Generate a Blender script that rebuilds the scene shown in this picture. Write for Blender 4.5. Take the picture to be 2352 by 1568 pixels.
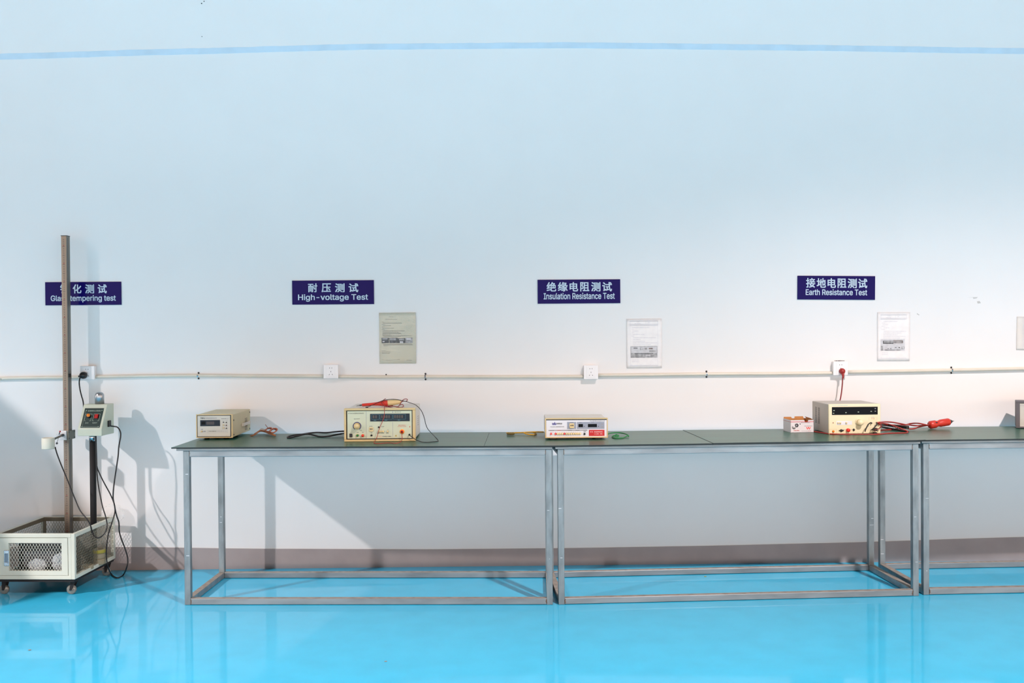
import bpy, bmesh, math, random
from mathutils import Vector, Matrix, noise as mnoise

for o in list(bpy.data.objects):
    bpy.data.objects.remove(o)
S = bpy.context.scene
C = S.collection
PI = math.pi

# ------------------------------------------------------------------ camera
FPX, CX, CY = 2260.0, 1176.0, 784.0
YAW, PITCH, ROLL = 0.0140, -0.0106, 0.0075
EYE = Vector((0.0, -5.57, 1.332))
_F = Vector((math.sin(YAW) * math.cos(PITCH), math.cos(YAW) * math.cos(PITCH), math.sin(PITCH)))
_R0 = Vector((math.cos(YAW), -math.sin(YAW), 0))
_U0 = _R0.cross(_F)
_R = _R0 * math.cos(ROLL) - _U0 * math.sin(ROLL)
_U = _R0 * math.sin(ROLL) + _U0 * math.cos(ROLL)
cd = bpy.data.cameras.new('camera')
cd.sensor_width = 36.0
cd.lens = 36.0 * FPX / 2352.0
cd.clip_start = 0.05
cam = bpy.data.objects.new('camera', cd)
C.objects.link(cam)
M = Matrix((_R, _U, -_F)).transposed().to_4x4()
M.translation = EYE
cam.matrix_world = M
S.camera = cam

# ------------------------------------------------------------------ light and exposure
S.view_settings.view_transform = 'Standard'
S.view_settings.look = 'None'
S.view_settings.exposure = 0.0
S.view_settings.gamma = 1.0
S.view_settings.use_curve_mapping = False
w = bpy.data.worlds.new('hall_fill')
S.world = w
w.use_nodes = True
nt_ = w.node_tree
bgn = nt_.nodes['Background']
# soft fill, dim overhead; a bright horizon band is added to lift shaded walls
tcw = nt_.nodes.new('ShaderNodeTexCoord')
sep = nt_.nodes.new('ShaderNodeSeparateXYZ')
nt_.links.new(tcw.outputs['Generated'], sep.inputs[0])
rz = nt_.nodes.new('ShaderNodeMapRange')
rz.interpolation_type = 'SMOOTHSTEP'
rz.inputs['From Min'].default_value = 0.0
rz.inputs['From Max'].default_value = 0.26
rz.inputs['To Min'].default_value = 1.0
rz.inputs['To Max'].default_value = 0.0
nt_.links.new(sep.outputs['Z'], rz.inputs['Value'])
mxw = nt_.nodes.new('ShaderNodeMix')
mxw.data_type = 'RGBA'
nt_.links.new(rz.outputs[0], mxw.inputs[0])
mxw.inputs[6].default_value = (0.06, 0.06, 0.06, 1)
mxw.inputs[7].default_value = (5.8, 4.3, 3.5, 1)
nt_.links.new(mxw.outputs[2], bgn.inputs[0])
bgn.inputs[1].default_value = 0.86


def spot(name, loc, target, power, col, half_deg, blend, rad):
    l = bpy.data.lights.new(name, 'SPOT')
    l.energy = power
    l.color = col
    l.spot_size = math.radians(half_deg * 2)
    l.spot_blend = blend
    l.shadow_soft_size = rad
    o = bpy.data.objects.new(name, l)
    C.objects.link(o)
    o.location = loc
    o.rotation_euler = (Vector(target) - Vector(loc)).to_track_quat('-Z', 'Y').to_euler()
    return o


# high bay lamps under the hall roof, behind the camera, and two added fill spots
spot('high_bay_lamp_right', (3.1, -5.8, 6.0), (3.1, -5.8, 0), 2700, (1.0, 0.84, 0.80), 58.5, 0.40, 0.12)
spot('high_bay_lamp_left', (-8.4, -6.6, 5.9), (-8.4, -6.6, 0), 5400, (1.0, 0.91, 0.90), 68.5, 0.45, 0.12)
spot('floor_fill_spot_right', (3.6, -11.5, 6.0), (3.6, -11.5, 0), 9000, (1.0, 0.86, 0.86), 58, 0.5, 0.12)  # added spot, brightens the floor and its bounce onto the wall
spot('floor_fill_spot_left', (-3.0, -12.2, 6.0), (-3.0, -12.2, 0), 5200, (1.0, 0.86, 0.86), 58, 0.5, 0.12)  # second added spot for floor brightness


# ------------------------------------------------------------------ pixel helpers
def ray(px, py):
    return _F + _R * ((px - CX) / FPX) - _U * ((py - CY) / FPX)


def at(px, py, Y):
    d = ray(px, py)
    return EYE + d * ((Y - EYE.y) / d.y)


def atz(px, py, Z):
    d = ray(px, py)
    return EYE + d * ((Z - EYE.z) / d.z)


# ------------------------------------------------------------------ materials
def lin(c):
    c = c / 255.0
    return c / 12.92 if c <= 0.04045 else ((c + 0.055) / 1.055) ** 2.4


def rgb(c):
    return (lin(c[0]), lin(c[1]), lin(c[2]), 1.0)


def mat(name, col, rough=0.5, metal=0.0, var=0.05, scale=12.0, bump=0.0, coat=0.0, spec=0.5, dirt=None, stretch=None):
    m = bpy.data.materials.new(name)
    m.use_nodes = True
    nt = m.node_tree
    b = nt.nodes['Principled BSDF']
    b.inputs['Roughness'].default_value = rough
    b.inputs['Metallic'].default_value = metal
    b.inputs['Specular IOR Level'].default_value = spec
    if coat:
        b.inputs['Coat Weight'].default_value = coat
        b.inputs['Coat Roughness'].default_value = 0.06
    tc = nt.nodes.new('ShaderNodeTexCoord')
    src = tc.outputs['Object']
    if stretch:
        mp = nt.nodes.new('ShaderNodeMapping')
        mp.inputs['Scale'].default_value = stretch
        nt.links.new(src, mp.inputs[0])
        src = mp.outputs[0]
    n = nt.nodes.new('ShaderNodeTexNoise')
    n.inputs['Scale'].default_value = scale
    n.inputs['Detail'].default_value = 5
    nt.links.new(src, n.inputs['Vector'])
    mix = nt.nodes.new('ShaderNodeMix')
    mix.data_type = 'RGBA'
    a = rgb(col)
    d = rgb(dirt) if dirt else tuple(max(0, x * (1 - 2 * var)) for x in a[:3]) + (1,)
    mix.inputs[6].default_value = d
    mix.inputs[7].default_value = a if dirt else tuple(min(1, x * (1 + var)) for x in a[:3]) + (1,)
    cr = nt.nodes.new('ShaderNodeValToRGB')
    cr.color_ramp.elements[0].position = 0.30
    cr.color_ramp.elements[1].position = 0.62 if not dirt else 0.50
    nt.links.new(n.outputs[0], cr.inputs[0])
    nt.links.new(cr.outputs[0], mix.inputs[0])
    nt.links.new(mix.outputs[2], b.inputs['Base Color'])
    if bump:
        bp = nt.nodes.new('ShaderNodeBump')
        bp.inputs['Strength'].default_value = bump
        bp.inputs['Distance'].default_value = 0.01
        nt.links.new(n.outputs[0], bp.inputs['Height'])
        nt.links.new(bp.outputs[0], b.inputs['Normal'])
    return m


def film_mat(name, col, clear, rough=0.12, bump=0.0, scale=30):
    m = mat(name, col, rough, bump=bump, scale=scale, var=0.02)
    nt = m.node_tree
    b = nt.nodes['Principled BSDF']
    out = nt.nodes['Material Output']
    t = nt.nodes.new('ShaderNodeBsdfTransparent')
    mx = nt.nodes.new('ShaderNodeMixShader')
    mx.inputs[0].default_value = 1 - clear
    nt.links.new(t.outputs[0], mx.inputs[1])
    nt.links.new(b.outputs[0], mx.inputs[2])
    nt.links.new(mx.outputs[0], out.inputs[0])
    return m


WALL = mat('white_wall_plaster', (238, 238, 238), 0.85, var=0.006, scale=3, bump=0.02, spec=0.2)
STRIPE = mat('pale_blue_stripe_paint', (205, 225, 240), 0.85, var=0.03, scale=9, spec=0.2)
SKIRT = mat('grey_skirting_paint', (166, 156, 155), 0.7, var=0.04, scale=6, spec=0.3)
FLOOR = mat('blue_epoxy_floor', (56, 190, 232), 0.5, var=0.025, scale=7, coat=0.7, spec=0.2)
STEEL = mat('galvanised_steel', (142, 150, 153), 0.42, metal=0.8, var=0.14, scale=22, bump=0.03, stretch=(1, 1, .35))
STEELRAIL = mat('galvanised_rail_steel', (152, 158, 161), 0.42, metal=0.75, var=0.12, scale=18, bump=0.03, stretch=(.25, 1, 1))
DUST = mat('dusty_steel_top', (146, 138, 130), 0.8, var=0.12, scale=30)
RUST = mat('rusty_weld', (112, 84, 66), 0.8, var=0.2, scale=60)
BOARD = mat('galvanised_sheet_edge', (150, 152, 152), 0.45, metal=0.5, var=0.2, scale=14, stretch=(.2, 1, 1))
MAT = mat('green_rubber_mat', (36, 90, 74), 0.30, var=0.10, scale=9, stretch=(.35, 2, 1), spec=0.36)
MATEDGE = mat('dark_mat_edge', (22, 34, 36), 0.6)
SIGN = mat('navy_acrylic_sign', (20, 14, 90), 0.12, var=0.01, spec=0.05)
SIGNTXT = mat('pale_blue_sign_lettering', (196, 212, 228), 0.5, var=0.01)
PIPE = mat('cream_pvc_conduit', (222, 216, 202), 0.35, var=0.03, scale=8)
PLASTW = mat('white_socket_plastic', (240, 240, 242), 0.25, var=0.01)
SLOT = mat('dark_slot', (60, 62, 66), 0.6)
BLACK = mat('black_plastic', (18, 18, 20), 0.4)
BLKCAB = mat('black_cable_rubber', (20, 20, 24), 0.45)
REDCAB = mat('red_cable_rubber', (158, 40, 36), 0.4)
DREDCAB = mat('dark_red_cable_rubber', (128, 24, 30), 0.45)
REDPL = mat('red_probe_plastic', (196, 52, 40), 0.38, var=0.03)
YELCAB = mat('yellow_cable', (206, 160, 48), 0.5)
BRNCAB = mat('brown_thermocouple_wire', (168, 108, 66), 0.5)
PINKW = mat('pinkish_wire_coil', (186, 120, 100), 0.4)
GRNCAB = mat('green_cable', (26, 132, 66), 0.45)
CHROME = mat('chrome_metal', (205, 208, 214), 0.22, metal=1.0, var=0.01)
SATIN = mat('satin_steel_cap', (176, 180, 184), 0.36, metal=0.85)
ALU = mat('brushed_aluminium', (122, 120, 112), 0.38, metal=0.6, var=0.06, scale=40, stretch=(1, 1, .1))
ALUF = mat('ruler_aluminium', (140, 126, 112), 0.38, metal=0.45, var=0.08, scale=30, stretch=(1, 1, .1))
TICK = mat('ruler_tick_ink', (74, 62, 56), 0.6)
TICKR = mat('ruler_number_ink', (150, 60, 60), 0.6)
BLOCK = mat('machined_aluminium_block', (214, 216, 220), 0.35, metal=0.3, var=0.03)
CART = mat('pale_grey_green_paint', (206, 208, 194), 0.45, var=0.03, scale=6, dirt=None)
MESHIN = mat('shaded_inner_frame_paint', (104, 100, 86), 0.6)  # frame paint darkened to stand for shade inside the cage
MESHM = mat('shade_toned_steel_mesh', (138, 134, 116), 0.5, var=0.06)  # side and back mesh steel, toned down for shade in the cage
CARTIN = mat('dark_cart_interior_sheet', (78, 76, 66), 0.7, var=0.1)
CARTBOX = mat('grey_green_instrument_paint', (200, 205, 186), 0.4, var=0.02)
UNDER = mat('black_underframe', (20, 18, 20), 0.7)
WHEEL = mat('clear_grey_caster_wheel', (118, 118, 112), 0.2, var=0.06, coat=0.5)
PANELG = mat('dark_green_control_panel', (34, 54, 50), 0.3, var=0.03)
PALEINK = mat('pale_panel_ink', (170, 186, 170), 0.6)
ORANGE = mat('orange_button_plastic', (240, 132, 22), 0.3)
REDBTN = mat('red_rocker_plastic', (176, 16, 16), 0.3)
CUPM = mat('ivory_sensor_cup', (226, 224, 208), 0.45, var=0.02)
CREAM = mat('cream_instrument_bezel', (206, 184, 134), 0.4, var=0.02)
CASEW = mat('warm_white_case', (212, 210, 202), 0.4, var=0.02)
CASEC = mat('cream_case_paint', (198, 190, 156), 0.45, var=0.02)
PANELW = mat('pale_panel_face', (198, 200, 192), 0.35, var=0.015)
PANELY = mat('pale_green_panel_face', (198, 204, 178), 0.35, var=0.015)
PANELS = mat('silver_white_panel_face', (220, 223, 230), 0.3, var=0.01)
SEAMD = mat('dark_panel_seam', (30, 34, 38), 0.5)
DISPD = mat('dark_display_window', (42, 52, 62), 0.3, var=0.03, spec=0.12)
DISPB = mat('black_display_window', (10, 13, 17), 0.3, var=0.02, spec=0.1)
DIGIT = mat('unlit_digit_segments', (128, 114, 100), 0.5)
INK = mat('dark_print_ink', (60, 62, 66), 0.6)
INKL = mat('light_print_ink', (150, 152, 160), 0.6)
REDINK = mat('red_print_ink', (206, 60, 40), 0.6)
PURPLE = mat('purple_logo_ink', (78, 74, 140), 0.6)
KNOB = mat('cream_knob', (214, 194, 144), 0.3)
BLUEP = mat('blue_ring_paint', (50, 44, 122), 0.5)
GREENB = mat('green_button', (22, 128, 66), 0.3)
REDB = mat('red_button', (232, 50, 38), 0.3)
CREAMB = mat('cream_push_button', (232, 208, 150), 0.35)
GREYB = mat('grey_display_block', (148, 156, 172), 0.35)
REDPLATE = mat('red_warning_plate', (196, 22, 26), 0.35)
WHITEINK = mat('white_print_ink', (238, 226, 222), 0.6)
EARTHP = mat('cream_moulded_front', (230, 220, 186), 0.4, var=0.01)
EARTHC = mat('grey_sheet_case', (184, 178, 168), 0.45, var=0.02)
GREYINS = mat('dark_grey_bezel', (92, 90, 96), 0.45)
LGREY = mat('light_grey_panel', (196, 196, 190), 0.4)
CARTON = mat('white_printed_card', (222, 222, 228), 0.55, var=0.01)
CARDB = mat('brown_card_inside', (186, 130, 74), 0.8)
PAPER = mat('white_paper', (246, 247, 253), 0.5, var=0.005)
PAPERY = mat('yellowed_paper', (206, 208, 190), 0.4, var=0.02, coat=0.4)
PGREY = mat('grey_photo_print', (168, 168, 170), 0.5, var=0.2, scale=60)
PDARK = mat('dark_photo_print', (96, 98, 100), 0.5, var=0.25, scale=60)
PLITE = mat('light_photo_print', (206, 206, 210), 0.5, var=0.05, scale=60)
PWARM = mat('brownish_photo_print', (128, 112, 104), 0.5, var=0.2, scale=60)
FILM = film_mat('clear_laminate_film', (252, 252, 254), 0.20, 0.15)
SLEEVE = film_mat('clear_plastic_sleeve', (244, 242, 238), 0.35, 0.12, bump=0.1, scale=14)
BAG = film_mat('clear_crumpled_plastic', (244, 246, 246), 0.80, 0.25, bump=0.3, scale=16)
WRAP = film_mat('clear_wrap_plastic', (196, 200, 206), 0.25, 0.15, bump=0.7, scale=40)
TAPEY = mat('yellow_tape_edge', (168, 158, 60), 0.5)
TAPEW = mat('pale_tape_side', (150, 142, 118), 0.6)
FAINT = mat('faint_notice_ink', (196, 196, 206), 0.6)
STAIN = mat('grey_wall_mark', (196, 196, 194), 0.8)
SPECK = mat('dark_wall_speck', (70, 84, 92), 0.8)


# letter outlines (thousandths of the type size): advance, closed outlines
GLYPHS = {"-":[453,[[337,244,337,188,114,188,114,244]]],"E":[419,[[60,0,60,509,372,509,372,452,125,452,125,286,355,286,355,229,125,229,125,57,375,57,375,0]]],"G":[520,[[269,-7,236,-5,205,1,176,11,149,25,125,43,104,64,85,88,69,116,57,146,47,179,42,215,40,254,42,293,47,329,57,362,69,393,85,421,103,445,125,466,149,484,175,498,203,508,233,514,265,516,285,515,304,513,322,509,340,504,358,497,374,489,389,480,403,469,416,458,429,445,439,431,449,416,458,401,465,384,470,367,474,349,408,349,404,361,399,372,393,383,387,393,380,403,373,411,365,420,356,427,347,434,337,439,326,444,315,448,304,452,291,454,279,455,265,456,243,454,222,450,202,443,183,432,166,419,150,404,137,385,125,364,116,340,109,314,105,285,103,254,105,223,109,194,116,168,125,145,137,124,151,105,166,90,184,76,203,66,224,59,246,54,269,53,290,54,309,57,328,63,345,71,360,81,374,93,386,107,396,123,404,141,410,160,414,180,415,202,434,199,283,199,283,256,478,256,478,200,476,170,471,141,463,115,451,91,436,69,419,50,399,33,377,19,352,8,326,0,298,-5]]],"H":[517,[[60,0,60,509,125,509,125,289,392,289,392,509,457,509,457,0,392,0,392,232,125,232,125,0]]],"I":[300,[[31,0,31,57,118,57,118,452,31,452,31,509,269,509,269,452,183,452,183,57,269,57,269,0]]],"R":[449,[[60,0,60,509,236,509,264,507,290,504,313,497,333,489,351,478,367,465,380,450,390,433,399,415,405,395,408,374,409,352,408,330,405,309,399,290,390,271,380,255,367,240,351,228,333,217,312,209,289,203,264,199,236,198,125,198,125,0],[125,255,234,255,252,256,269,258,284,262,298,267,309,273,319,281,327,290,334,300,339,312,342,324,344,338,345,352,344,367,342,380,339,393,334,405,327,415,319,425,309,433,298,440,284,445,269,449,252,451,233,452,125,452],[353,0,230,229,303,229,428,0]]],"T":[449,[[32,452,32,509,417,509,417,452,257,452,257,0,193,0,193,452]]],"a":[389,[[160,-9,142,-8,126,-5,110,-1,94,5,80,12,68,22,57,32,48,45,40,58,35,73,31,90,30,108,31,123,34,138,38,150,43,161,50,171,58,179,67,187,78,193,89,199,100,203,112,207,125,211,138,213,152,216,165,218,178,220,194,222,209,224,222,225,234,227,244,228,252,230,259,232,265,235,270,238,273,243,275,248,276,255,276,257,275,268,273,279,271,288,267,297,262,304,256,311,248,317,240,322,230,326,220,329,208,330,196,331,183,330,171,329,159,326,149,322,140,318,132,313,124,307,118,301,112,294,107,288,103,281,100,274,41,291,48,308,57,322,67,335,79,346,91,355,104,364,118,370,133,375,148,379,163,382,179,384,194,384,204,384,215,383,227,382,239,379,251,376,263,372,275,367,286,360,296,353,306,343,315,333,322,320,329,306,333,290,336,272,337,251,337,0,277,0,277,52,272,52,269,45,264,38,258,32,252,25,244,18,236,12,226,6,215,1,203,-3,190,-6,176,-8],[170,45,187,46,202,49,216,53,228,59,239,66,248,74,257,83,263,93,269,104,272,115,275,126,276,138,276,190,273,188,270,186,265,184,259,182,253,180,246,179,239,177,231,176,223,175,216,173,208,172,200,171,175,168,165,166,154,164,144,162,134,159,125,155,117,150,110,145,103,139,98,132,95,124,93,115,92,105,92,95,94,87,98,79,102,72,107,66,114,61,121,56,130,52,139,49,149,47,159,46]]],"c":[396,[[207,-8,182,-7,159,-2,137,6,117,16,98,30,82,46,68,64,56,85,46,108,40,133,36,159,34,187,36,216,40,243,46,268,56,291,68,312,82,330,98,346,117,360,137,371,159,378,182,383,207,384,221,384,234,383,247,380,260,377,272,373,284,368,295,362,305,356,315,349,324,341,332,332,340,322,347,312,353,301,358,289,362,277,303,262,301,269,298,276,294,283,290,289,286,295,281,301,276,306,270,311,264,315,257,319,250,322,242,325,234,327,226,329,217,329,207,330,189,329,173,325,158,319,145,310,134,300,124,287,115,274,108,258,103,242,99,224,97,206,96,187,97,169,99,151,103,134,108,117,115,102,124,89,134,76,145,66,158,57,173,51,189,48,207,46,217,47,226,48,234,49,243,52,250,54,258,58,264,62,271,66,277,71,282,76,287,82,292,89,296,95,299,102,302,110,304,117,363,102,359,90,354,78,348,67,341,56,334,46,325,37,316,29,306,21,296,15,285,9,273,4,261,-1,248,-4,235,-6,221,-8]]],"e":[404,[[212,-8,185,-7,161,-2,138,6,117,16,98,30,82,46,68,64,56,85,46,108,40,132,35,159,34,187,35,215,39,242,46,267,55,290,67,311,81,329,97,346,115,359,135,370,157,378,180,383,205,384,221,384,236,382,251,379,266,374,280,368,294,361,307,351,319,341,331,329,341,315,350,299,357,282,363,263,368,242,370,219,371,194,371,169,75,169,75,221,338,221,310,202,309,220,307,237,303,254,298,269,291,282,283,294,273,305,263,314,250,321,237,326,222,329,205,330,189,329,173,326,159,321,146,313,135,304,125,294,116,282,109,270,103,256,99,241,97,226,96,211,96,178,97,157,100,139,104,122,110,106,118,92,128,80,139,70,151,61,165,55,179,50,195,47,212,46,224,47,234,48,244,50,254,53,263,56,271,61,278,66,285,73,292,80,297,88,302,96,306,105,365,91,360,77,353,63,345,51,335,39,324,29,311,19,298,11,283,4,266,-1,249,-5,231,-7]]],"g":[425,[[207,-151,187,-150,168,-148,150,-144,134,-140,119,-134,105,-127,93,-119,82,-110,73,-101,64,-91,57,-80,51,-69,101,-41,106,-47,110,-53,116,-59,122,-66,128,-72,136,-78,145,-83,154,-88,165,-92,178,-95,192,-97,207,-97,229,-96,249,-92,267,-85,282,-75,295,-62,304,-47,310,-28,311,-6,311,68,306,68,302,62,298,56,293,49,287,41,280,34,272,28,263,21,252,16,241,11,227,8,212,5,195,5,173,6,152,10,132,17,113,27,95,39,80,53,67,71,55,90,46,112,39,136,35,163,34,191,35,220,39,246,46,271,55,293,66,314,80,332,95,347,112,361,131,371,152,378,173,383,196,384,213,384,228,382,242,378,253,373,264,367,273,360,281,353,288,346,294,338,299,331,304,325,308,319,313,319,313,379,372,379,372,-9,371,-32,367,-54,360,-73,350,-90,338,-104,324,-117,308,-127,291,-136,271,-142,251,-147,229,-150],[205,59,222,60,237,63,251,68,264,75,275,84,285,95,293,107,300,121,305,137,309,154,312,172,312,193,312,212,309,231,305,248,300,264,293,278,285,291,275,303,264,312,251,320,237,325,222,329,205,330,188,329,172,325,158,320,145,312,134,302,124,290,115,277,109,262,103,246,99,229,97,212,96,193,97,173,99,155,103,138,109,123,116,108,124,96,134,85,145,76,158,68,172,63,188,60]]],"h":[410,[[114,227,114,0,53,0,53,509,114,509,114,287,102,287,112,312,124,332,137,349,152,362,169,372,187,379,207,383,227,384,246,383,264,380,280,376,295,369,309,360,321,349,332,336,341,321,348,304,353,285,356,264,357,240,357,0,296,0,296,235,295,256,290,275,283,291,273,304,260,315,246,323,229,328,210,329,197,328,184,326,172,322,161,317,150,311,141,303,133,293,126,283,121,271,117,257,114,243]]],"i":[167,[[53,0,53,379,114,379,114,0],[84,443,75,444,67,446,60,449,54,455,48,461,44,468,42,475,41,483,42,491,44,499,48,506,54,512,60,517,67,521,75,523,84,524,92,523,100,521,107,517,114,512,119,506,123,499,126,491,126,483,126,475,123,468,119,461,114,455,107,449,100,446,92,444]]],"l":[189,[[139,-2,119,-1,101,3,86,10,74,20,65,33,58,47,54,65,53,84,53,509,114,509,114,99,114,87,115,77,117,68,120,62,124,58,130,54,137,53,146,52,150,52,154,52,158,52,160,53,163,53,165,53,167,54,170,54,181,3,176,2,172,1,167,0,162,-1,156,-2,151,-2,145,-2]]],"m":[610,[[53,0,53,379,112,379,112,295,108,295,112,310,118,323,125,335,132,346,141,355,151,363,161,370,172,376,183,380,195,384,207,386,219,386,239,385,257,380,273,372,287,361,299,347,309,331,316,314,321,295,312,295,317,308,322,321,329,332,337,343,347,353,357,361,368,369,381,375,394,380,407,383,422,385,437,386,453,385,468,383,483,378,497,372,510,364,522,354,532,342,541,328,548,313,553,296,556,276,557,255,557,0,496,0,496,254,494,273,490,289,483,302,473,313,460,321,447,326,433,329,419,330,406,330,395,328,384,324,374,320,365,314,358,307,351,299,345,290,341,280,338,270,336,259,335,247,335,0,274,0,274,260,273,275,269,288,262,301,253,311,242,320,229,326,215,329,199,330,188,330,178,328,168,325,158,320,148,314,140,307,132,299,126,289,121,278,117,266,114,253,114,238,114,0]]],"n":[410,[[114,227,114,0,53,0,53,379,112,379,112,287,102,287,112,312,124,332,137,349,152,362,169,372,187,379,207,383,227,384,246,383,264,380,280,376,295,369,309,360,321,349,332,336,341,321,348,304,353,285,356,264,357,240,357,0,296,0,296,235,295,256,290,275,283,291,273,304,260,315,246,323,229,328,210,329,197,328,184,326,172,322,161,317,150,311,141,303,133,293,126,283,121,271,117,257,114,243]]],"o":[415,[[207,-8,182,-7,159,-2,137,6,117,16,98,30,82,46,68,64,56,85,46,108,40,133,36,159,34,187,36,216,40,243,46,268,56,291,68,312,82,330,98,346,117,360,137,371,159,378,182,383,207,384,233,383,256,378,278,371,299,360,317,346,333,330,347,312,359,291,369,268,376,243,380,216,381,187,380,159,376,133,369,108,359,85,347,64,333,46,317,30,299,16,278,6,256,-2,233,-7],[207,46,226,48,242,51,257,57,270,66,282,76,292,89,300,102,307,117,312,134,316,151,318,169,319,187,318,206,316,224,312,242,307,258,300,274,292,287,282,300,270,310,257,319,242,325,226,329,207,330,189,329,173,325,158,319,145,310,134,300,124,287,115,274,108,258,103,242,99,224,97,206,96,187,97,169,99,151,103,134,108,117,115,102,124,89,134,76,145,66,158,57,173,51,189,48]]],"p":[424,[[53,-143,53,379,112,379,112,319,118,319,122,325,126,331,131,338,137,346,144,353,152,360,161,367,171,373,183,378,197,381,212,384,229,384,252,383,274,378,294,371,313,361,330,347,345,332,359,313,370,293,379,270,385,245,389,218,390,189,389,160,385,133,379,108,370,84,359,64,346,45,330,29,313,16,294,5,274,-2,252,-7,229,-8,213,-7,198,-5,184,-1,173,4,162,10,153,17,145,24,138,31,132,39,127,46,122,53,118,59,114,59,114,-143],[220,47,237,48,253,51,267,57,279,66,291,76,301,88,309,101,316,117,321,133,325,151,327,170,328,189,327,209,325,227,321,245,316,261,309,276,301,290,291,301,280,311,267,319,253,325,237,329,220,330,203,329,188,325,174,320,161,312,150,302,140,291,132,278,125,263,120,247,116,229,113,210,113,189,113,169,116,150,120,132,125,115,132,100,140,86,150,75,162,65,174,57,188,51,204,48]]],"r":[259,[[53,0,53,379,112,379,112,321,115,321,122,335,130,347,140,358,152,367,166,375,181,380,196,384,213,385,217,385,221,385,225,385,229,384,243,384,243,322,242,323,239,323,235,324,230,324,224,325,219,325,213,326,207,326,194,325,182,323,170,319,159,315,149,309,140,301,132,293,126,284,121,273,117,262,114,250,114,237,114,0]]],"s":[365,[[182,-8,163,-7,145,-5,128,-2,112,3,98,10,84,18,72,27,62,38,53,50,45,63,40,78,36,94,94,107,99,92,105,79,114,69,124,60,136,54,150,49,165,46,181,45,200,46,217,50,232,55,244,62,255,71,262,81,267,91,268,103,267,112,265,121,260,129,254,136,246,142,237,147,225,151,212,155,149,170,125,177,104,186,87,196,72,208,61,222,53,237,48,255,47,274,48,290,51,305,57,319,65,332,75,343,87,354,100,363,115,370,131,377,149,381,167,384,187,384,206,384,223,381,239,378,254,372,267,366,279,358,290,349,299,339,307,328,314,316,319,303,324,290,268,277,264,288,258,298,251,307,243,316,232,323,219,328,205,331,187,333,171,332,156,329,143,324,131,317,121,308,114,299,110,289,109,277,110,267,112,258,117,250,124,243,133,237,144,232,157,227,172,223,229,209,254,202,275,194,292,183,306,171,317,158,325,142,330,125,331,107,330,90,326,75,321,61,312,47,302,35,290,24,276,15,260,6,242,0,223,-5,203,-7]]],"t":[227,[[204,379,204,327,6,327,6,379],[65,471,126,471,126,98,127,86,128,76,132,68,136,61,142,56,150,53,159,51,170,50,173,50,177,50,181,51,185,51,190,52,194,52,198,53,202,54,213,2,208,0,203,-1,198,-2,192,-3,186,-3,180,-4,174,-4,168,-4,145,-3,125,2,107,10,92,21,80,35,72,52,67,71,65,93]]],"u":[410,[[182,-5,164,-4,146,-1,130,4,115,11,101,20,89,31,78,44,69,59,62,76,57,95,54,116,53,139,53,379,114,379,114,144,115,123,119,105,127,89,137,75,150,64,164,56,181,52,200,50,213,51,226,53,238,57,249,62,259,69,268,77,276,86,283,97,289,109,293,122,295,137,296,153,296,379,357,379,357,0,298,0,298,92,307,92,297,67,286,47,272,30,257,17,240,7,222,0,203,-4]]],"v":[389,[[163,0,17,379,84,379,165,155,171,138,177,121,182,104,187,87,191,70,196,53,201,37,206,21,184,21,189,37,194,53,198,70,203,87,207,104,213,121,218,138,224,155,305,379,371,379,226,0]]]," ":[188,[]]}


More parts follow.
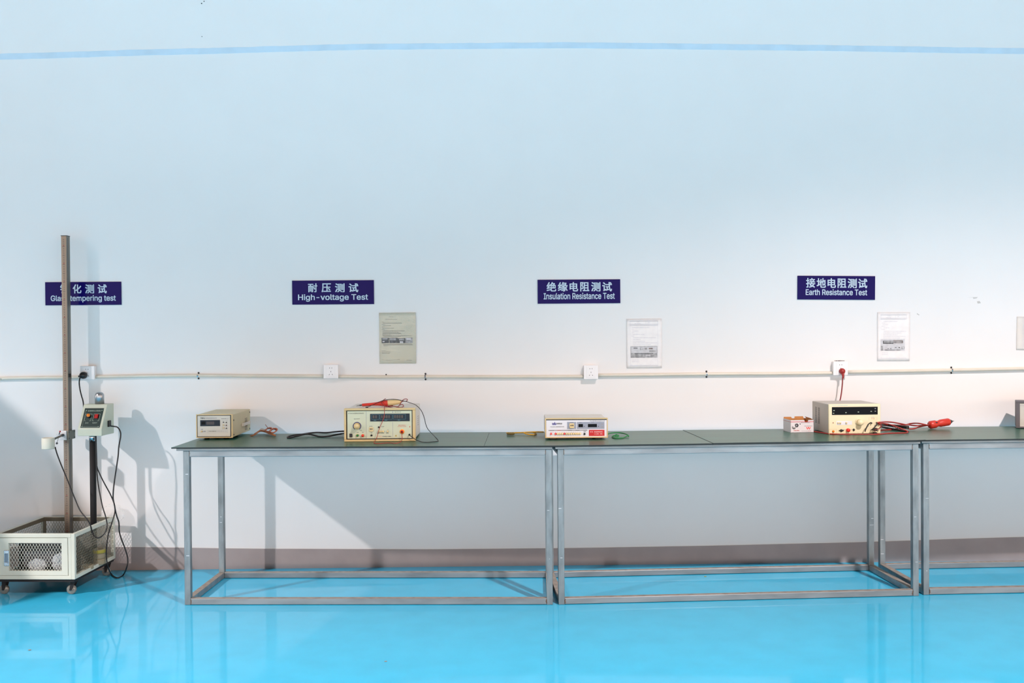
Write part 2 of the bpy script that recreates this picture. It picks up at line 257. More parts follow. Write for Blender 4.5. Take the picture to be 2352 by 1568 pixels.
# ------------------------------------------------------------------ mesh builder
class MB:
    def __init__(self):
        self.bm = bmesh.new()
        self.mats = []

    def mi(self, m):
        if m not in self.mats:
            self.mats.append(m)
        return self.mats.index(m)

    def _paint(self, faces, m, smooth=False):
        i = self.mi(m)
        for f in faces:
            f.material_index = i
            f.smooth = smooth

    def box(self, a, b, m, bevel=0.0, seg=2, X=None):
        t = bmesh.new()
        bmesh.ops.create_cube(t, size=1)
        a, b = Vector(a), Vector(b)
        for v in t.verts:
            v.co = Vector((a[k] + (v.co[k] + .5) * (b[k] - a[k]) for k in range(3)))
        if bevel:
            bmesh.ops.bevel(t, geom=t.edges[:], offset=bevel, segments=seg, profile=0.5, affect='EDGES')
        self.merge(t, m, X, smooth=False)

    def merge(self, t, m, X=None, smooth=False):
        me = bpy.data.meshes.new('t')
        bmesh.ops.recalc_face_normals(t, faces=t.faces[:])
        t.to_mesh(me)
        t.free()
        self.add_mesh(me, m, X, smooth)

    def add_mesh(self, me, m, X=None, smooth=False):
        if X is not None:
            me.transform(X)
        n = len(self.bm.faces)
        self.bm.from_mesh(me)
        self.bm.faces.ensure_lookup_table()
        self._paint(self.bm.faces[n:], m, smooth)
        bpy.data.meshes.remove(me)

    def poly(self, pts, m):
        vs = [self.bm.verts.new(Vector(p)) for p in pts]
        f = self.bm.faces.new(vs)
        self._paint([f], m)
        return f

    def prism(self, pts, ext, m, bevel=0.0):
        t = bmesh.new()
        ext = Vector(ext)
        A = [t.verts.new(Vector(p)) for p in pts]
        B = [t.verts.new(Vector(p) + ext) for p in pts]
        t.faces.new(A[::-1])
        t.faces.new(B)
        n = len(A)
        for i in range(n):
            t.faces.new((A[i], A[(i + 1) % n], B[(i + 1) % n], B[i]))
        if bevel:
            bmesh.ops.bevel(t, geom=t.edges[:], offset=bevel, segments=2, profile=0.5, affect='EDGES')
        self.merge(t, m)

    def lathe(self, prof, org, axis, m, n=24, cap=True):
        """prof: (radius, distance along axis)"""
        org, ax = Vector(org), Vector(axis).normalized()
        u = ax.orthogonal().normalized()
        v = ax.cross(u)
        t = bmesh.new()
        rings = []
        for r, d in prof:
            if r < 1e-6:
                rings.append([t.verts.new(org + ax * d)])
            else:
                rings.append([t.verts.new(org + ax * d + (u * math.cos(2 * PI * k / n) + v * math.sin(2 * PI * k / n)) * r) for k in range(n)])
        for A, B in zip(rings, rings[1:]):
            for k in range(n):
                q = [A[k % len(A)], A[(k + 1) % len(A)], B[(k + 1) % len(B)], B[k % len(B)]]
                q = [x for i, x in enumerate(q) if x not in q[:i]]
                if len(q) > 2:
                    t.faces.new(q)
        if cap:
            if len(rings[0]) > 2:
                t.faces.new(rings[0][::-1])
            if len(rings[-1]) > 2:
                t.faces.new(rings[-1])
        self.merge(t, m, smooth=True)

    def cyl(self, a, b, r, m, r2=None, n=20):
        a, b = Vector(a), Vector(b)
        L = (b - a).length
        self.lathe([(r, 0), (r if r2 is None else r2, L)], a, b - a, m, n)

    def sphere(self, c, r, m, sc=(1, 1, 1), n=12):
        t = bmesh.new()
        bmesh.ops.create_uvsphere(t, u_segments=n * 2, v_segments=n, radius=r)
        for v in t.verts:
            v.co = Vector((v.co[k] * sc[k] for k in range(3))) + Vector(c)
        self.merge(t, m, smooth=True)

    def tube(self, pts, r, m, n=8, sub=5, closed=False):
        P = [Vector(p) for p in pts]
        if sub > 1 and len(P) > 2:
            Q = []
            for i in range(len(P) - 1):
                p0 = P[max(i - 1, 0)]
                p1, p2 = P[i], P[i + 1]
                p3 = P[min(i + 2, len(P) - 1)]
                for s in range(sub):
                    t = s / sub
                    Q.append(0.5 * ((2 * p1) + (p2 - p0) * t + (2 * p0 - 5 * p1 + 4 * p2 - p3) * t * t + (3 * p1 - p0 - 3 * p2 + p3) * t ** 3))
            Q.append(P[-1])
            P = Q
        t = bmesh.new()
        rings = []
        prev = None
        for i, p in enumerate(P):
            d = (P[min(i + 1, len(P) - 1)] - P[max(i - 1, 0)])
            if d.length < 1e-7:
                d = Vector((1, 0, 0))
            d.normalize()
            u = d.orthogonal().normalized() if prev is None else (prev - d * prev.dot(d))
            if u.length < 1e-5:
                u = d.orthogonal()
            u.normalize()
            prev = u
            v = d.cross(u)
            rings.append([t.verts.new(p + (u * math.cos(2 * PI * k / n) + v * math.sin(2 * PI * k / n)) * r) for k in range(n)])
        for A, B in zip(rings, rings[1:]):
            for k in range(n):
                t.faces.new((A[k], A[(k + 1) % n], B[(k + 1) % n], B[k]))
        t.faces.new(rings[0][::-1])
        t.faces.new(rings[-1])
        self.merge(t, m, smooth=True)

    def text(self, s, x0, x1, z0, z1, y, m, bold=0.0, depth=0.0004, X=None):
        """lettering fitted to the rectangle x0..x1, z0..z1 on the plane y, facing -y"""
        if all(ch in GLYPHS for ch in s):
            # one curve for the first outer outlines with their holes, another for strokes that overlap them
            layers = [[], []]
            adv = 0.0
            for ch in s:
                w_, sp = GLYPHS[ch]
                first = None
                for pts in sp:
                    P = [(adv + pts[i] / 1000, pts[i + 1] / 1000) for i in range(0, len(pts), 2)]
                    ar = sum(p[0] * q[1] - q[0] * p[1] for p, q in zip(P, P[1:] + P[:1]))
                    if first is None:
                        first = ar
                    over = ar * first > 0 and len(sp) > 1 and pts is not sp[0] and ch != 'i'
                    layers[1 if over else 0].append(P)
                adv += w_ / 1000
            bmj = bmesh.new()
            for lay in layers:
                if not lay:
                    continue
                c = bpy.data.curves.new('t', 'CURVE')
                c.dimensions = '2D'
                c.fill_mode = 'BOTH'
                for P in lay:
                    q = c.splines.new('POLY')
                    q.points.add(len(P) - 1)
                    for i, p in enumerate(P):
                        q.points[i].co = (p[0], p[1], 0, 1)
                    q.use_cyclic_u = True
                o = bpy.data.objects.new('t', c)
                C.objects.link(o)
                m1 = bpy.data.meshes.new_from_object(o)
                if lay is layers[1]:
                    for v in m1.vertices:
                        v.co.z = 0.001
                bmj.from_mesh(m1)
                bpy.data.objects.remove(o)
                bpy.data.curves.remove(c)
                bpy.data.meshes.remove(m1)
            me = bpy.data.meshes.new('t')
            bmj.to_mesh(me)
            bmj.free()
        else:
            c = bpy.data.curves.new('t', 'FONT')
            c.body = s
            c.size = 1.0
            c.resolution_u = 3
            o = bpy.data.objects.new('t', c)
            C.objects.link(o)
            me = bpy.data.meshes.new_from_object(o)
            bpy.data.objects.remove(o)
            bpy.data.curves.remove(c)
        if not len(me.vertices):
            return
        xs = [v.co.x for v in me.vertices]
        ys = [v.co.y for v in me.vertices]
        ax, bx, ay, by = min(xs) - bold, max(xs) + bold, min(ys) - bold, max(ys) + bold
        shifts = [(0, 0)] if not bold else [(-bold, -.8 * bold), (bold, -.8 * bold), (-bold, .8 * bold), (bold, .8 * bold), (0, 0)]
        base = [(v.co.x, v.co.y, v.co.z) for v in me.vertices]
        for k_, (sx, sy) in enumerate(shifts):
            m2 = me.copy()
            for v, (px, py, pz) in zip(m2.vertices, base):
                v.co = Vector((x0 + (px + sx - ax) / max(bx - ax, 1e-6) * (x1 - x0), y - depth - k_ * 0.00012 - pz * 0.06, z0 + (py + sy - ay) / max(by - ay, 1e-6) * (z1 - z0)))
            self.add_mesh(m2, m, X)
        bpy.data.meshes.remove(me)

    def build(self, name, parent=None, loc=None):
        me = bpy.data.meshes.new(name)
        if self.mats:
            for m in self.mats:
                me.materials.append(m)
        self.bm.to_mesh(me)
        self.bm.free()
        o = bpy.data.objects.new(name, me)
        C.objects.link(o)
        if parent:
            o.parent = parent
        if loc:
            o.location = loc
        return o


def tag(o, label, cat, group=None, kind=None):
    o['label'] = label
    o['category'] = cat
    if group:
        o['group'] = group
    if kind:
        o['kind'] = kind
    return o


def thing(name, label, cat, loc=(0, 0, 0), rot=0.0, group=None):
    o = bpy.data.objects.new(name, None)
    o.empty_display_size = 0.05
    C.objects.link(o)
    o.location = loc
    o.rotation_euler = (0, 0, rot)
    return tag(o, label, cat, group)


def struct(o):
    o['kind'] = 'structure'
    return o


def grid(fn, nu, nv, m, both=None):
    """mesh from fn(u, v) -> point"""
    b = MB()
    V = [[b.bm.verts.new(fn(i / nu, j / nv)) for j in range(nv + 1)] for i in range(nu + 1)]
    fs = []
    for i in range(nu):
        for j in range(nv):
            fs.append(b.bm.faces.new((V[i][j], V[i + 1][j], V[i + 1][j + 1], V[i][j + 1])))
    b._paint(fs, m, True)
    return b


# ------------------------------------------------------------------ room
b = MB()
b.box((-40, 0, -0.05), (40, 0.2, 7.0), WALL)
wall = struct(b.build('wall_back'))
b = MB()
b.box((-40, -60, -0.1), (40, 0, 0), FLOOR)
struct(b.build('floor'))


def interp(pts, x):
    for (x0, y0), (x1, y1) in zip(pts, pts[1:]):
        if x <= x1:
            t = (x - x0) / (x1 - x0)
            t = t * t * (3 - 2 * t) * 0.3 + t * 0.7
            return y0 + (y1 - y0) * t
    return pts[-1][1]


# painted stripe high on the wall, slightly wavy hand-painted edges
bandc = [(-7, 2.80), (-4.5, 2.845), (-2.78, 2.890), (-1.81, 2.914), (-0.76, 2.938), (0.39, 2.943), (1.63, 2.926), (3.0, 2.901), (4.5, 2.87), (7, 2.82)]
b = MB()
random.seed(4)
t = bmesh.new()
prev = None
N = 520
for i in range(N + 1):
    x = -7 + 14 * i / N
    z = interp(bandc, x)
    hw = 0.0165
    e1 = 0.0022 * mnoise.noise((x * 9, 0, 0)) + 0.0014 * mnoise.noise((x * 40, 3, 0))
    e2 = 0.0016 * mnoise.noise((x * 9, 7, 0)) + 0.001 * mnoise.noise((x * 40, 9, 0))
    cur = [t.verts.new((x, -0.0015, z - hw + e2)), t.verts.new((x, -0.0015, z + hw + e1)), t.verts.new((x, 0.001, z + hw + e1)), t.verts.new((x, 0.001, z - hw + e2))]
    if prev:
        for k in range(4):
            t.faces.new((prev[k], cur[k], cur[(k + 1) % 4], prev[(k + 1) % 4]))
    prev = cur
b.merge(t, STRIPE)
struct(b.build('trim_1'))

# grey painted skirting
skc = [(-7, 0.17), (-2.8, 0.137), (-2.1, 0.130), (-1.3, 0.112), (-0.37, 0.099), (0.4, 0.098), (1.12, 0.102), (1.87, 0.111), (3.0, 0.134), (7, 0.18)]
b = MB()
t = bmesh.new()
prev = None
for i in range(281):
    x = -7 + 14 * i / 280
    z = interp(skc, x)
    cur = [t.verts.new((x, -0.003, -0.01)), t.verts.new((x, -0.003, z)), t.verts.new((x, 0.002, z)), t.verts.new((x, 0.002, -0.01))]
    if prev:
        for k in range(4):
            t.faces.new((prev[k], cur[k], cur[(k + 1) % 4], prev[(k + 1) % 4]))
    prev = cur
b.merge(t, SKIRT)
struct(b.build('baseboard_back'))

# ------------------------------------------------------------------ conduit along the wall
PIPE_R = 0.0095
runs = [
    ('leftmost cream conduit running off the photo behind the ruler post', [(-700, 884), (-60, 870.6), (0, 869), (70, 867.6), (140, 866.8), (184, 866)]),
    ('cream conduit between the black plug socket and the socket left of centre', [(216, 865.3), (330, 863.2), (450, 862.2), (600, 863), (744, 863.8)]),
    ('cream conduit between the two unused wall sockets', [(776, 864.6), (880, 865.2), (977, 864.8), (1150, 865), (1342, 864.4)]),
    ('cream conduit between the centre socket and the red plug socket', [(1373, 861.6), (1500, 860.4), (1622, 859), (1780, 858), (1915, 856.4)]),
    ('rightmost cream conduit from the red plug socket off the right edge', [(1947, 854.2), (2060, 852.2), (2185, 849.8), (2352, 846.4), (2460, 844), (3300, 826)]),
]
for lab, pts in runs:
    b = MB()
    b.tube([at(px, py, -PIPE_R - 0.002) for px, py in pts], PIPE_R, PIPE, n=14, sub=6)
    tag(b.build('conduit_pipe'), lab, 'pipe', 'conduit runs along the wall')

for px, py, lab in ((456, 862.5, 'conduit clip between the ruler post and the leftmost tester'),
                    (977, 864.5, 'conduit clip below and right of the yellowed notice'),
                    (1622, 859, 'conduit clip right of the centre notice'),
                    (2184, 849.8, 'conduit clip near the right edge of the wall')):
    p = at(px, py, 0)
    t = thing('pipe_clip', lab, 'clip', (p.x, 0, p.z), 0, 'conduit clips with dark screws')
    b = MB()
    R = PIPE_R + 0.0005
    arc = [(-0.010, R * math.cos(a) * 1.0, R * math.sin(a)) for a in [PI / 2 - PI * k / 10 for k in range(11)]]
    prevp = None
    for k in range(10):
        a0 = PI / 2 + PI * k / 10
        a1 = PI / 2 + PI * (k + 1) / 10
        c = -PIPE_R - 0.002
        b.poly([(-0.004, c + R * math.cos(a0), R * math.sin(a0)), (-0.004, c + R * math.cos(a1), R * math.sin(a1)),
                (0.004, c + R * math.cos(a1), R * math.sin(a1)), (0.004, c + R * math.cos(a0), R * math.sin(a0))], CHROME)
    b.box((-0.004, -0.002, R - 0.001), (0.004, -0.0002, R + 0.009), CHROME)
    b.box((-0.004, -0.002, -R - 0.009), (0.004, -0.0002, -R + 0.001), CHROME)
    b.build('strap', t)
    for s in (-1, 1):
        b = MB()
        b.sphere((0.001, -0.003, s * (R + 0.0055)), 0.0052, BLACK, (1, 0.7, 1.1), 8)
        b.build('screw', t)

# ------------------------------------------------------------------ wall sockets
SD = 0.036


def socket(px0, px1, py0, py1, label):
    a, c = at(px0, py1, -SD), at(px1, py0, -SD)
    cx, cz = (a.x + c.x) / 2, (a.z + c.z) / 2
    wd, ht = (c.x - a.x), (c.z - a.z)
    t = thing('wall_socket', label, 'socket', (cx, 0, cz), 0, 'wall sockets on the conduit')
    b = MB()
    b.box((-wd / 2 + 0.002, -SD + 0.010, -ht / 2 + 0.002), (wd / 2 - 0.002, -0.0005, ht / 2 - 0.002), PLASTW, 0.002)
    b.build('back_box', t)
    b = MB()
    b.box((-wd / 2, -SD, -ht / 2), (wd / 2, -SD + 0.010, ht / 2), PLASTW, 0.003)
    f = b.build('faceplate', t)
    b = MB()
    y = -SD - 0.0012
    b.box((-wd * 0.31, y, -ht * 0.40), (wd * 0.29, -SD + 0.002, ht * 0.40), PLASTW, 0.001)
    s = wd / 0.084
    for x in (-0.006, 0.006):
        b.box((x - .0011, y - .0006, .017), (x + .0011, y + .001, .023), SLOT)
    b.box((-.0011, y - .0006, -.004), (.0011, y + .001, .003), SLOT)
    for sg in (-1, 1):
        X = Matrix.Translation((sg * .0085, y, -.017)) @ Matrix.Rotation(sg * -0.6, 4, 'Y')
        b.box((-.0011, -.0006, -.0035), (.0011, .001, .0035), SLOT, X=X)
    b.build('outlet_insert', f)
    return t


socket(183.5, 216.5, 840, 872, 'white wall socket with a black round plug left in it')
socket(743, 776.5, 836.8, 869.2, 'empty white wall socket below the high voltage sign')
socket(1341, 1373.8, 838.2, 871, 'empty white wall socket near the middle above the flat tester')
t4 = socket(1914.2, 1947.8, 829.6, 861.8, 'white wall socket with a red plug below the rightmost sign')
# tiny strip label on top of the right socket
b = MB()
p0, p1 = at(1917, 829.2, -SD + .006), at(1940, 827.2, -SD + .006)
for k in range(9):
    x = p0.x + (p1.x - p0.x) * k / 9
    b.box((x - t4.location.x, -SD + .004, p0.z - t4.location.z), (x + (p1.x - p0.x) / 9 * random.choice((.6, .8, .9)) - t4.location.x, -SD + .006, p1.z - t4.location.z), INK)
b.build('printed_strip', t4)


# ------------------------------------------------------------------ signs
def sign(x0, x1, yt, yb, label, zoom, chars, cy, eng, ex, ey, rot=0.0):
    """zoom = (ox, oy, scale) of the measuring frame; chars: (glyph, left, right)"""
    Y = -0.006
    a, c = at(x0, yb, Y), at(x1, yt, Y)
    cx, cz = (a.x + c.x) / 2, (a.z + c.z) / 2
    t = thing('wall_sign', label, 'sign', (cx, 0, cz), 0, 'navy test station signs')
    t.rotation_euler = (0, rot, 0)
    b = MB()
    b.box((a.x - cx, Y, a.z - cz), (c.x - cx, -0.0006, c.z - cz), SIGN, 0.0006)
    b.build('sign_board', t)
    ox, oy, sc = zoom

    def L(zx, zy):
        p = at(ox + zx / sc, oy + zy / sc, Y)
        return p.x - cx, p.z - cz
    b = MB()
    for g, l, r in chars:
        x_0, z_0 = L(l, cy[1])
        x_1, z_1 = L(r, cy[0])
        b.text(g, x_0, x_1, z_0, z_1, Y, SIGNTXT, 0.022)
    b.build('chinese_lettering', t)
    b = MB()
    x_0, z_0 = L(ex[0], ey[1])
    x_1, z_1 = L(ex[1], ey[0])
    b.text(eng, x_0, x_1, z_0, z_1, Y, SIGNTXT, 0.016)
    b.build('english_lettering', t)
    return t


sign(104, 278, 646.6, 701, 'navy sign reading glass tempering test, partly behind the ruler post', (60, 620, 9.8),
     [('钢', 766, 965), ('化', 1050, 1245), ('测', 1330, 1530), ('试', 1612, 1815)], (320, 527), 'Glass tempering test', (555, 2020), (560, 735))
sign(671.3, 858.6, 643, 699.5, 'navy sign reading high-voltage test', (640, 600, 5.6),
     [('耐', 378, 497), ('压', 553, 672), ('测', 725, 848), ('试', 900, 1025)], (282, 398), 'High-voltage Test', (250, 1150), (418, 520))
sign(1235.1, 1424.6, 641, 697.3, 'navy sign reading insulation resistance test', (1200, 600, 5.228),
     [('绝', 290, 405), ('缘', 425, 542), ('电', 566, 668), ('阻', 694, 802), ('测', 825, 936), ('试', 958, 1075)], (248, 362), 'Insulation Resistance Test', (255, 1108), (374, 458))
sign(1832, 2010, 632.8, 688.6, 'navy sign reading earth resistance test, rightmost of the signs', (1800, 600, 5.228),
     [('接', 268, 378), ('地', 395, 506), ('电', 526, 627), ('阻', 647, 752), ('测', 768, 877), ('试', 892, 1003)], (203, 320), 'Earth Resistance Test', (265, 1003), (332, 410), 0.012)


# ------------------------------------------------------------------ notices taped to the wall
def notice(x0, x1, y0, y1, label, paper_rect, paper_m, film_m, lines, frames, photos, zoom, rot=0.0, bulge=0.004, inkm=None, name='notice'):
    inkm = inkm or FAINT
    a, c = at(x0, y1, -0.003), at(x1, y0, -0.003)
    cx, cz = (a.x + c.x) / 2, (a.z + c.z) / 2
    W, H = c.x - a.x, c.z - a.z
    t = thing('laminated_notice', label, 'notice', (cx, 0, cz), 0, 'laminated notices on the wall')
    t.rotation_euler = (0, rot, 0)

    def bul(x, z):
        u, v = x / W + .5, z / H + .5
        return -0.0016 - bulge * (0.35 + 0.65 * v) * (0.35 + 0.65 * (u * u)) * (1 + .25 * math.sin(6 * u + 3 * v))
    b = grid(lambda u, v: Vector(((u - .5) * W, bul((u - .5) * W, (v - .5) * H) - 0.0008, (v - .5) * H)), 12, 16, film_m)
    t_ = b.build('laminate_film', t)
    sm = t_.modifiers.new('thickness', 'SOLIDIFY')
    sm.thickness = 0.0003
    ox, oy, sc = zoom

    def L(zx, zy):
        p = at(ox + zx / sc, oy + zy / sc, -0.003)
        return p.x - cx, p.z - cz
    px0, pz1 = L(paper_rect[0], paper_rect[1])
    px1, pz0 = L(paper_rect[2], paper_rect[3])
    px0, px1 = max(px0, -W / 2), min(px1, W / 2)
    pz0, pz1 = max(pz0, -H / 2), min(pz1, H / 2)
    b = grid(lambda u, v: Vector((px0 + u * (px1 - px0), bul(px0 + u * (px1 - px0), pz0 + v * (pz1 - pz0)) - 0.0002, pz0 + v * (pz1 - pz0))), 12, 16, paper_m)
    pb_ = b

    def patch(bb, r, m, out):
        x_0, z_1 = L(r[0], r[1])
        x_1, z_0 = L(r[2], r[3])
        n = max(1, int((x_1 - x_0) / 0.02))
        for k in range(n):
            xa, xb = x_0 + (x_1 - x_0) * k / n, x_0 + (x_1 - x_0) * (k + 1) / n
            bb.poly([(xa, bul(xa, z_0) - out, z_0), (xb, bul(xb, z_0) - out, z_0), (xb, bul(xb, z_1) - out, z_1), (xa, bul(xa, z_1) - out, z_1)], m)
    random.seed(int(x0))
    for (l, r, y, h) in lines:
        x = l
        while x < r:
            n = random.choice((18, 26, 40, 60)) * sc / 10
            patch(pb_, (x, y - h / 2, min(x + n, r), y + h / 2), inkm, 0.0011)
            x += n + random.choice((3, 4, 8)) * sc / 10
    for (l, tt, r, bb_) in frames:
        th = 3.2 * sc / 10
        for q in ((l, tt, r, tt + th), (l, bb_ - th, r, bb_), (l, tt, l + th, bb_), (r - th, tt, r, bb_)):
            patch(pb_, q, inkm, 0.0011)
    pap = pb_.build('paper_sheet', t)
    if photos:
        b = MB()
        for k, (r, m) in enumerate(photos):
            patch(b, r, m, 0.0012 + 0.00012 * k)
        b.build('printed_photo', pap)
    return t


Z1 = (860, 700, 10.455)
notice(871.5, 955, 717.5, 835, 'yellowed laminated notice right of the high-voltage sign, with four small photos', (118, 190, 1000, 1412), PAPERY, film_mat('glossy_clear_laminate', (228, 228, 214), 0.7, 0.05, bump=0.15, scale=9),
       [(355, 445, 288, 9), (265, 540, 346, 9), (175, 230, 408, 8), (205, 655, 437, 11), (175, 265, 467, 8), (205, 405, 498, 10), (175, 262, 528, 8), (190, 470, 560, 9), (172, 262, 590, 10),
        (195, 725, 622, 11), (195, 580, 652, 9), (195, 635, 675, 9), (195, 660, 696, 10), (195, 400, 716, 8), (195, 890, 741, 11), (220, 630, 762, 9), (195, 905, 937, 9), (215, 925, 960, 11), (215, 325, 982, 8),
        (175, 265, 1102, 8), (180, 378, 1133, 9), (180, 370, 1163, 9), (185, 215, 1312, 8), (275, 430, 1328, 9), (475, 505, 1312, 7), (545, 610, 1310, 10), (775, 900, 1328, 10)],
       [], [((172, 788, 350, 915), PDARK), ((185, 795, 318, 828), PGREY), ((195, 868, 245, 892), PLITE), ((360, 788, 565, 915), PDARK), ((375, 795, 515, 850), PGREY), ((565, 800, 740, 915), PDARK), ((610, 870, 690, 915), PLITE), ((590, 812, 715, 850), PGREY), ((742, 788, 918, 915), PGREY), ((770, 800, 880, 840), PLITE)],
       Z1, 0, 0.006, mat('grey_notice_ink', (128, 130, 126), .6))
Z2 = (1430, 720, 11.2)
notice(1439.5, 1519.5, 731.5, 845.5, 'white laminated notice right of the insulation sign, with one photo of a flat tester', (108, 140, 985, 1400), PAPER, FILM,
       [(360, 420, 218, 8), (305, 465, 258, 9), (645, 700, 235, 10), (240, 690, 356, 10), (235, 300, 402, 9), (245, 405, 446, 9), (235, 300, 490, 8), (255, 560, 533, 9), (230, 300, 576, 9), (265, 855, 621, 10), (268, 460, 665, 9), (265, 580, 709, 9),
        (265, 890, 752, 10), (268, 730, 797, 9), (245, 415, 1194, 10), (245, 415, 1238, 10), (220, 250, 1315, 7), (460, 485, 1312, 6), (700, 725, 1312, 6)],
       [(190, 190, 905, 1335), (190, 190, 905, 278), (190, 190, 600, 278), (190, 300, 905, 305)],
       [((205, 838, 893, 1132), PGREY), ((215, 850, 880, 1012), PLITE), ((282, 878, 385, 898), PDARK), ((445, 875, 530, 928), PGREY), ((460, 885, 515, 915), PLITE), ((562, 878, 630, 920), PGREY), ((672, 884, 772, 914), PWARM), ((684, 944, 845, 990), PGREY), ((305, 1018, 790, 1032), PDARK), ((590, 1060, 720, 1085), PLITE)],
       Z2, 0, 0.003)
Z3 = (2005, 705, 11.61)
notice(2015.5, 2089.5, 716.5, 829, 'white laminated notice right of the earth resistance sign, with one tilted photo', (118, 140, 985, 1440), PAPER, FILM,
       [(385, 480, 240, 8), (350, 480, 280, 9), (660, 695, 250, 10), (275, 650, 382, 10), (230, 325, 424, 9), (255, 400, 468, 9), (230, 320, 512, 9), (280, 440, 556, 9), (230, 320, 599, 9), (285, 880, 646, 10), (275, 750, 690, 9), (275, 660, 735, 9),
        (275, 865, 780, 9), (280, 715, 823, 9), (245, 405, 1221, 10), (245, 405, 1265, 10), (215, 240, 1342, 6), (445, 465, 1342, 6), (680, 700, 1342, 6)],
       [(208, 208, 890, 1362), (208, 208, 890, 300), (208, 208, 600, 300), (208, 320, 890, 325)],
       [((205, 855, 850, 1165), PLITE), ((265, 900, 545, 978), PDARK), ((540, 890, 800, 960), PWARM), ((285, 912, 780, 948), PGREY), ((210, 1040, 272, 1160), PGREY), ((310, 1130, 730, 1158), PGREY), ((390, 1100, 425, 1114), PDARK), ((455, 1098, 490, 1114), PDARK), ((585, 1070, 630, 1086), PDARK), ((680, 1065, 720, 1090), PDARK), ((760, 1050, 840, 1120), PGREY), ((785, 1062, 825, 1108), PLITE)],
       Z3, 0.006, 0.003)
Z4 = (2060, 640, 5.6)
notice(2335, 2408, 727, 804, 'notice in a clear plastic sleeve cut off by the right edge', (1597, 485, 1930, 915), PAPER, SLEEVE,
       [(1612, 1900, 500 + 18 * k, 5) for k in range(22)], [], [], Z4, 0.02, 0.004)

# ------------------------------------------------------------------ small marks on the wall
marks = [(463, 8, 3, 3.4, SPECK, 0, 'dark speck'), (468.6, 3.2, 2.6, 2.2, SPECK, 0, 'dark speck'), (464, 84, 2, 2, SPECK, 0, 'dark speck')]
for px, py, wx, wy, m, r, n in marks:
    b = MB()
    p = at(px, py, 0)
    b.lathe([(wx * .00125, 0), (wx * .001, 0.002), (0, 0.003)], (p.x, -0.0001, p.z), (0, -1, 0), m, 8)
    tag(b.build('nail_head'), {463: 'dark nail head near the top of the wall, lower of the close pair', 468.6: 'dark nail head touching the top edge of the photo', 464: 'lone tiny nail head just above the blue stripe'}[px], 'nail', 'nail heads high on the wall')
b = MB()
p = at(887, 860, 0)
b.lathe([(.0042, 0), (.0036, .003), (0, .005)], (p.x, -0.0001, p.z), (0, -1, 0), BLACK, 10)
tag(b.build('screw_head'), 'single black screw head just above the conduit under the yellowed notice', 'screw')
for pts, lab in (([(2222, 683), (2235, 683), (2236, 686), (2243, 685), (2246, 682)], 'pale glue scrap on the wall right of the rightmost sign'), ([(2244, 692), (2250, 691), (2253, 696), (2246, 697)], 'tiny pale glue dab below the glue scrap'),
                 ([(2106, 719), (2112, 722.5), (2111, 724), (2106, 721)], 'thin grey scuff right of the rightmost full notice')):
    b = MB()
    P = [at(x, y, -0.0012) for x, y in pts]
    b.prism([p for p in P], (0, 0.001, 0), STAIN)
    tag(b.build('wall_scrap'), lab, 'mark')

# ------------------------------------------------------------------ workbenches
ZR1, ZR0 = 0.758, 0.727          # top rail
ZB = 0.770                       # sheet top
ZM = 0.777                       # mat top
TUBE = 0.030
DEP = 0.55


def workbench(A, B, label, depth=DEP):
    A, B = Vector((A[0], A[1], 0)), Vector((B[0], B[1], 0))
    ang = math.atan2(B.y - A.y, B.x - A.x)
    Lg = (B - A).length
    t = thing('workbench', label, 'table', (A.x, A.y, 0), ang, 'steel workbenches along the wall')
    T = TUBE
    for nm, x, y in (('leg', 0, 0), ('leg', Lg - T, 0), ('leg', 0, depth - T), ('leg', Lg - T, depth - T)):
        b = MB()
        b.box((x, y, 0), (x + T, y + T, ZR1), STEEL, 0.003)
        # grinder marks and weld spatter
        random.seed(int(x * 100 + y * 7 + A.x * 13))
        for k in range(2):
            z = random.uniform(.08, .7)
            b.box((x + .010 + random.uniform(-.008, .006), y - .0006, z), (x + .019 + random.uniform(-.003, .008), y + .001, z + random.uniform(.0015, .0035)), BLOCK)
        b.build(nm, t)
    for lvl, (z0, z1) in (('top', (ZR0, ZR1)), ('bottom', (0.002, 0.032))):
        for x0, y0, x1, y1 in ((T, 0, Lg - T, T), (T, depth - T, Lg - T, depth), (0, T, T, depth - T), (Lg - T, T, Lg, depth - T)):
            b = MB()
            b.box((x0 + .0004, y0 + .0008, z0), (x1 - .0004, y1 - .0008, z1), STEELRAIL, 0.0025)
            if lvl == 'bottom':
                b.box((x0 + .0004, y0 + .003, z1 - .001), (x1 - .0004, y1 - .003, z1 + .0006), DUST)
            b.build(lvl + '_rail', t)
    random.seed(int(A.x * 31))
    for x in (T + .002, Lg - T - .002):
        for z, m in ((0.017, RUST), (ZR0 + .014, DUST)):
            b = MB()
            px_, pz_ = x, z - .009
            pts = []
            for k in range(7):
                pts.append((px_ + random.uniform(-.003, .003), -.0002, pz_ + k * .003))
            b.tube(pts, .0016, m, n=6, sub=2)
            b.build('weld_bead', t)
    b = MB()
    b.box((-.030 if A.x < -1 else -.012, -.010, ZR1 + .0005), (Lg + (.002 if A.x < 0.2 else .004), depth + .05, ZB), BOARD, 0.002)
    b.build('sheet_top', t)
    return t, ang


T1 = ((-1.548, -0.735), (0.256, -0.805))
T2 = ((0.284, -0.805), (2.082, -0.722))
T3 = ((2.112, -0.705), (3.90, -0.655))
workbench(*T1, 'galvanised steel workbench at the left carrying the two left testers')
workbench(*T2, 'galvanised steel workbench in the middle carrying the flat tester and the cream tester')
workbench(*T3, 'galvanised steel workbench at the right, cut off by the photo edge')


# mats: strips following the bench fronts
def frontline(x):
    pts = [(-1.60, -0.750), (0.27, -0.822), (0.30, -0.822), (2.10, -0.738), (2.12, -0.722), (3.95, -0.67)]
    return interp2(pts, x)


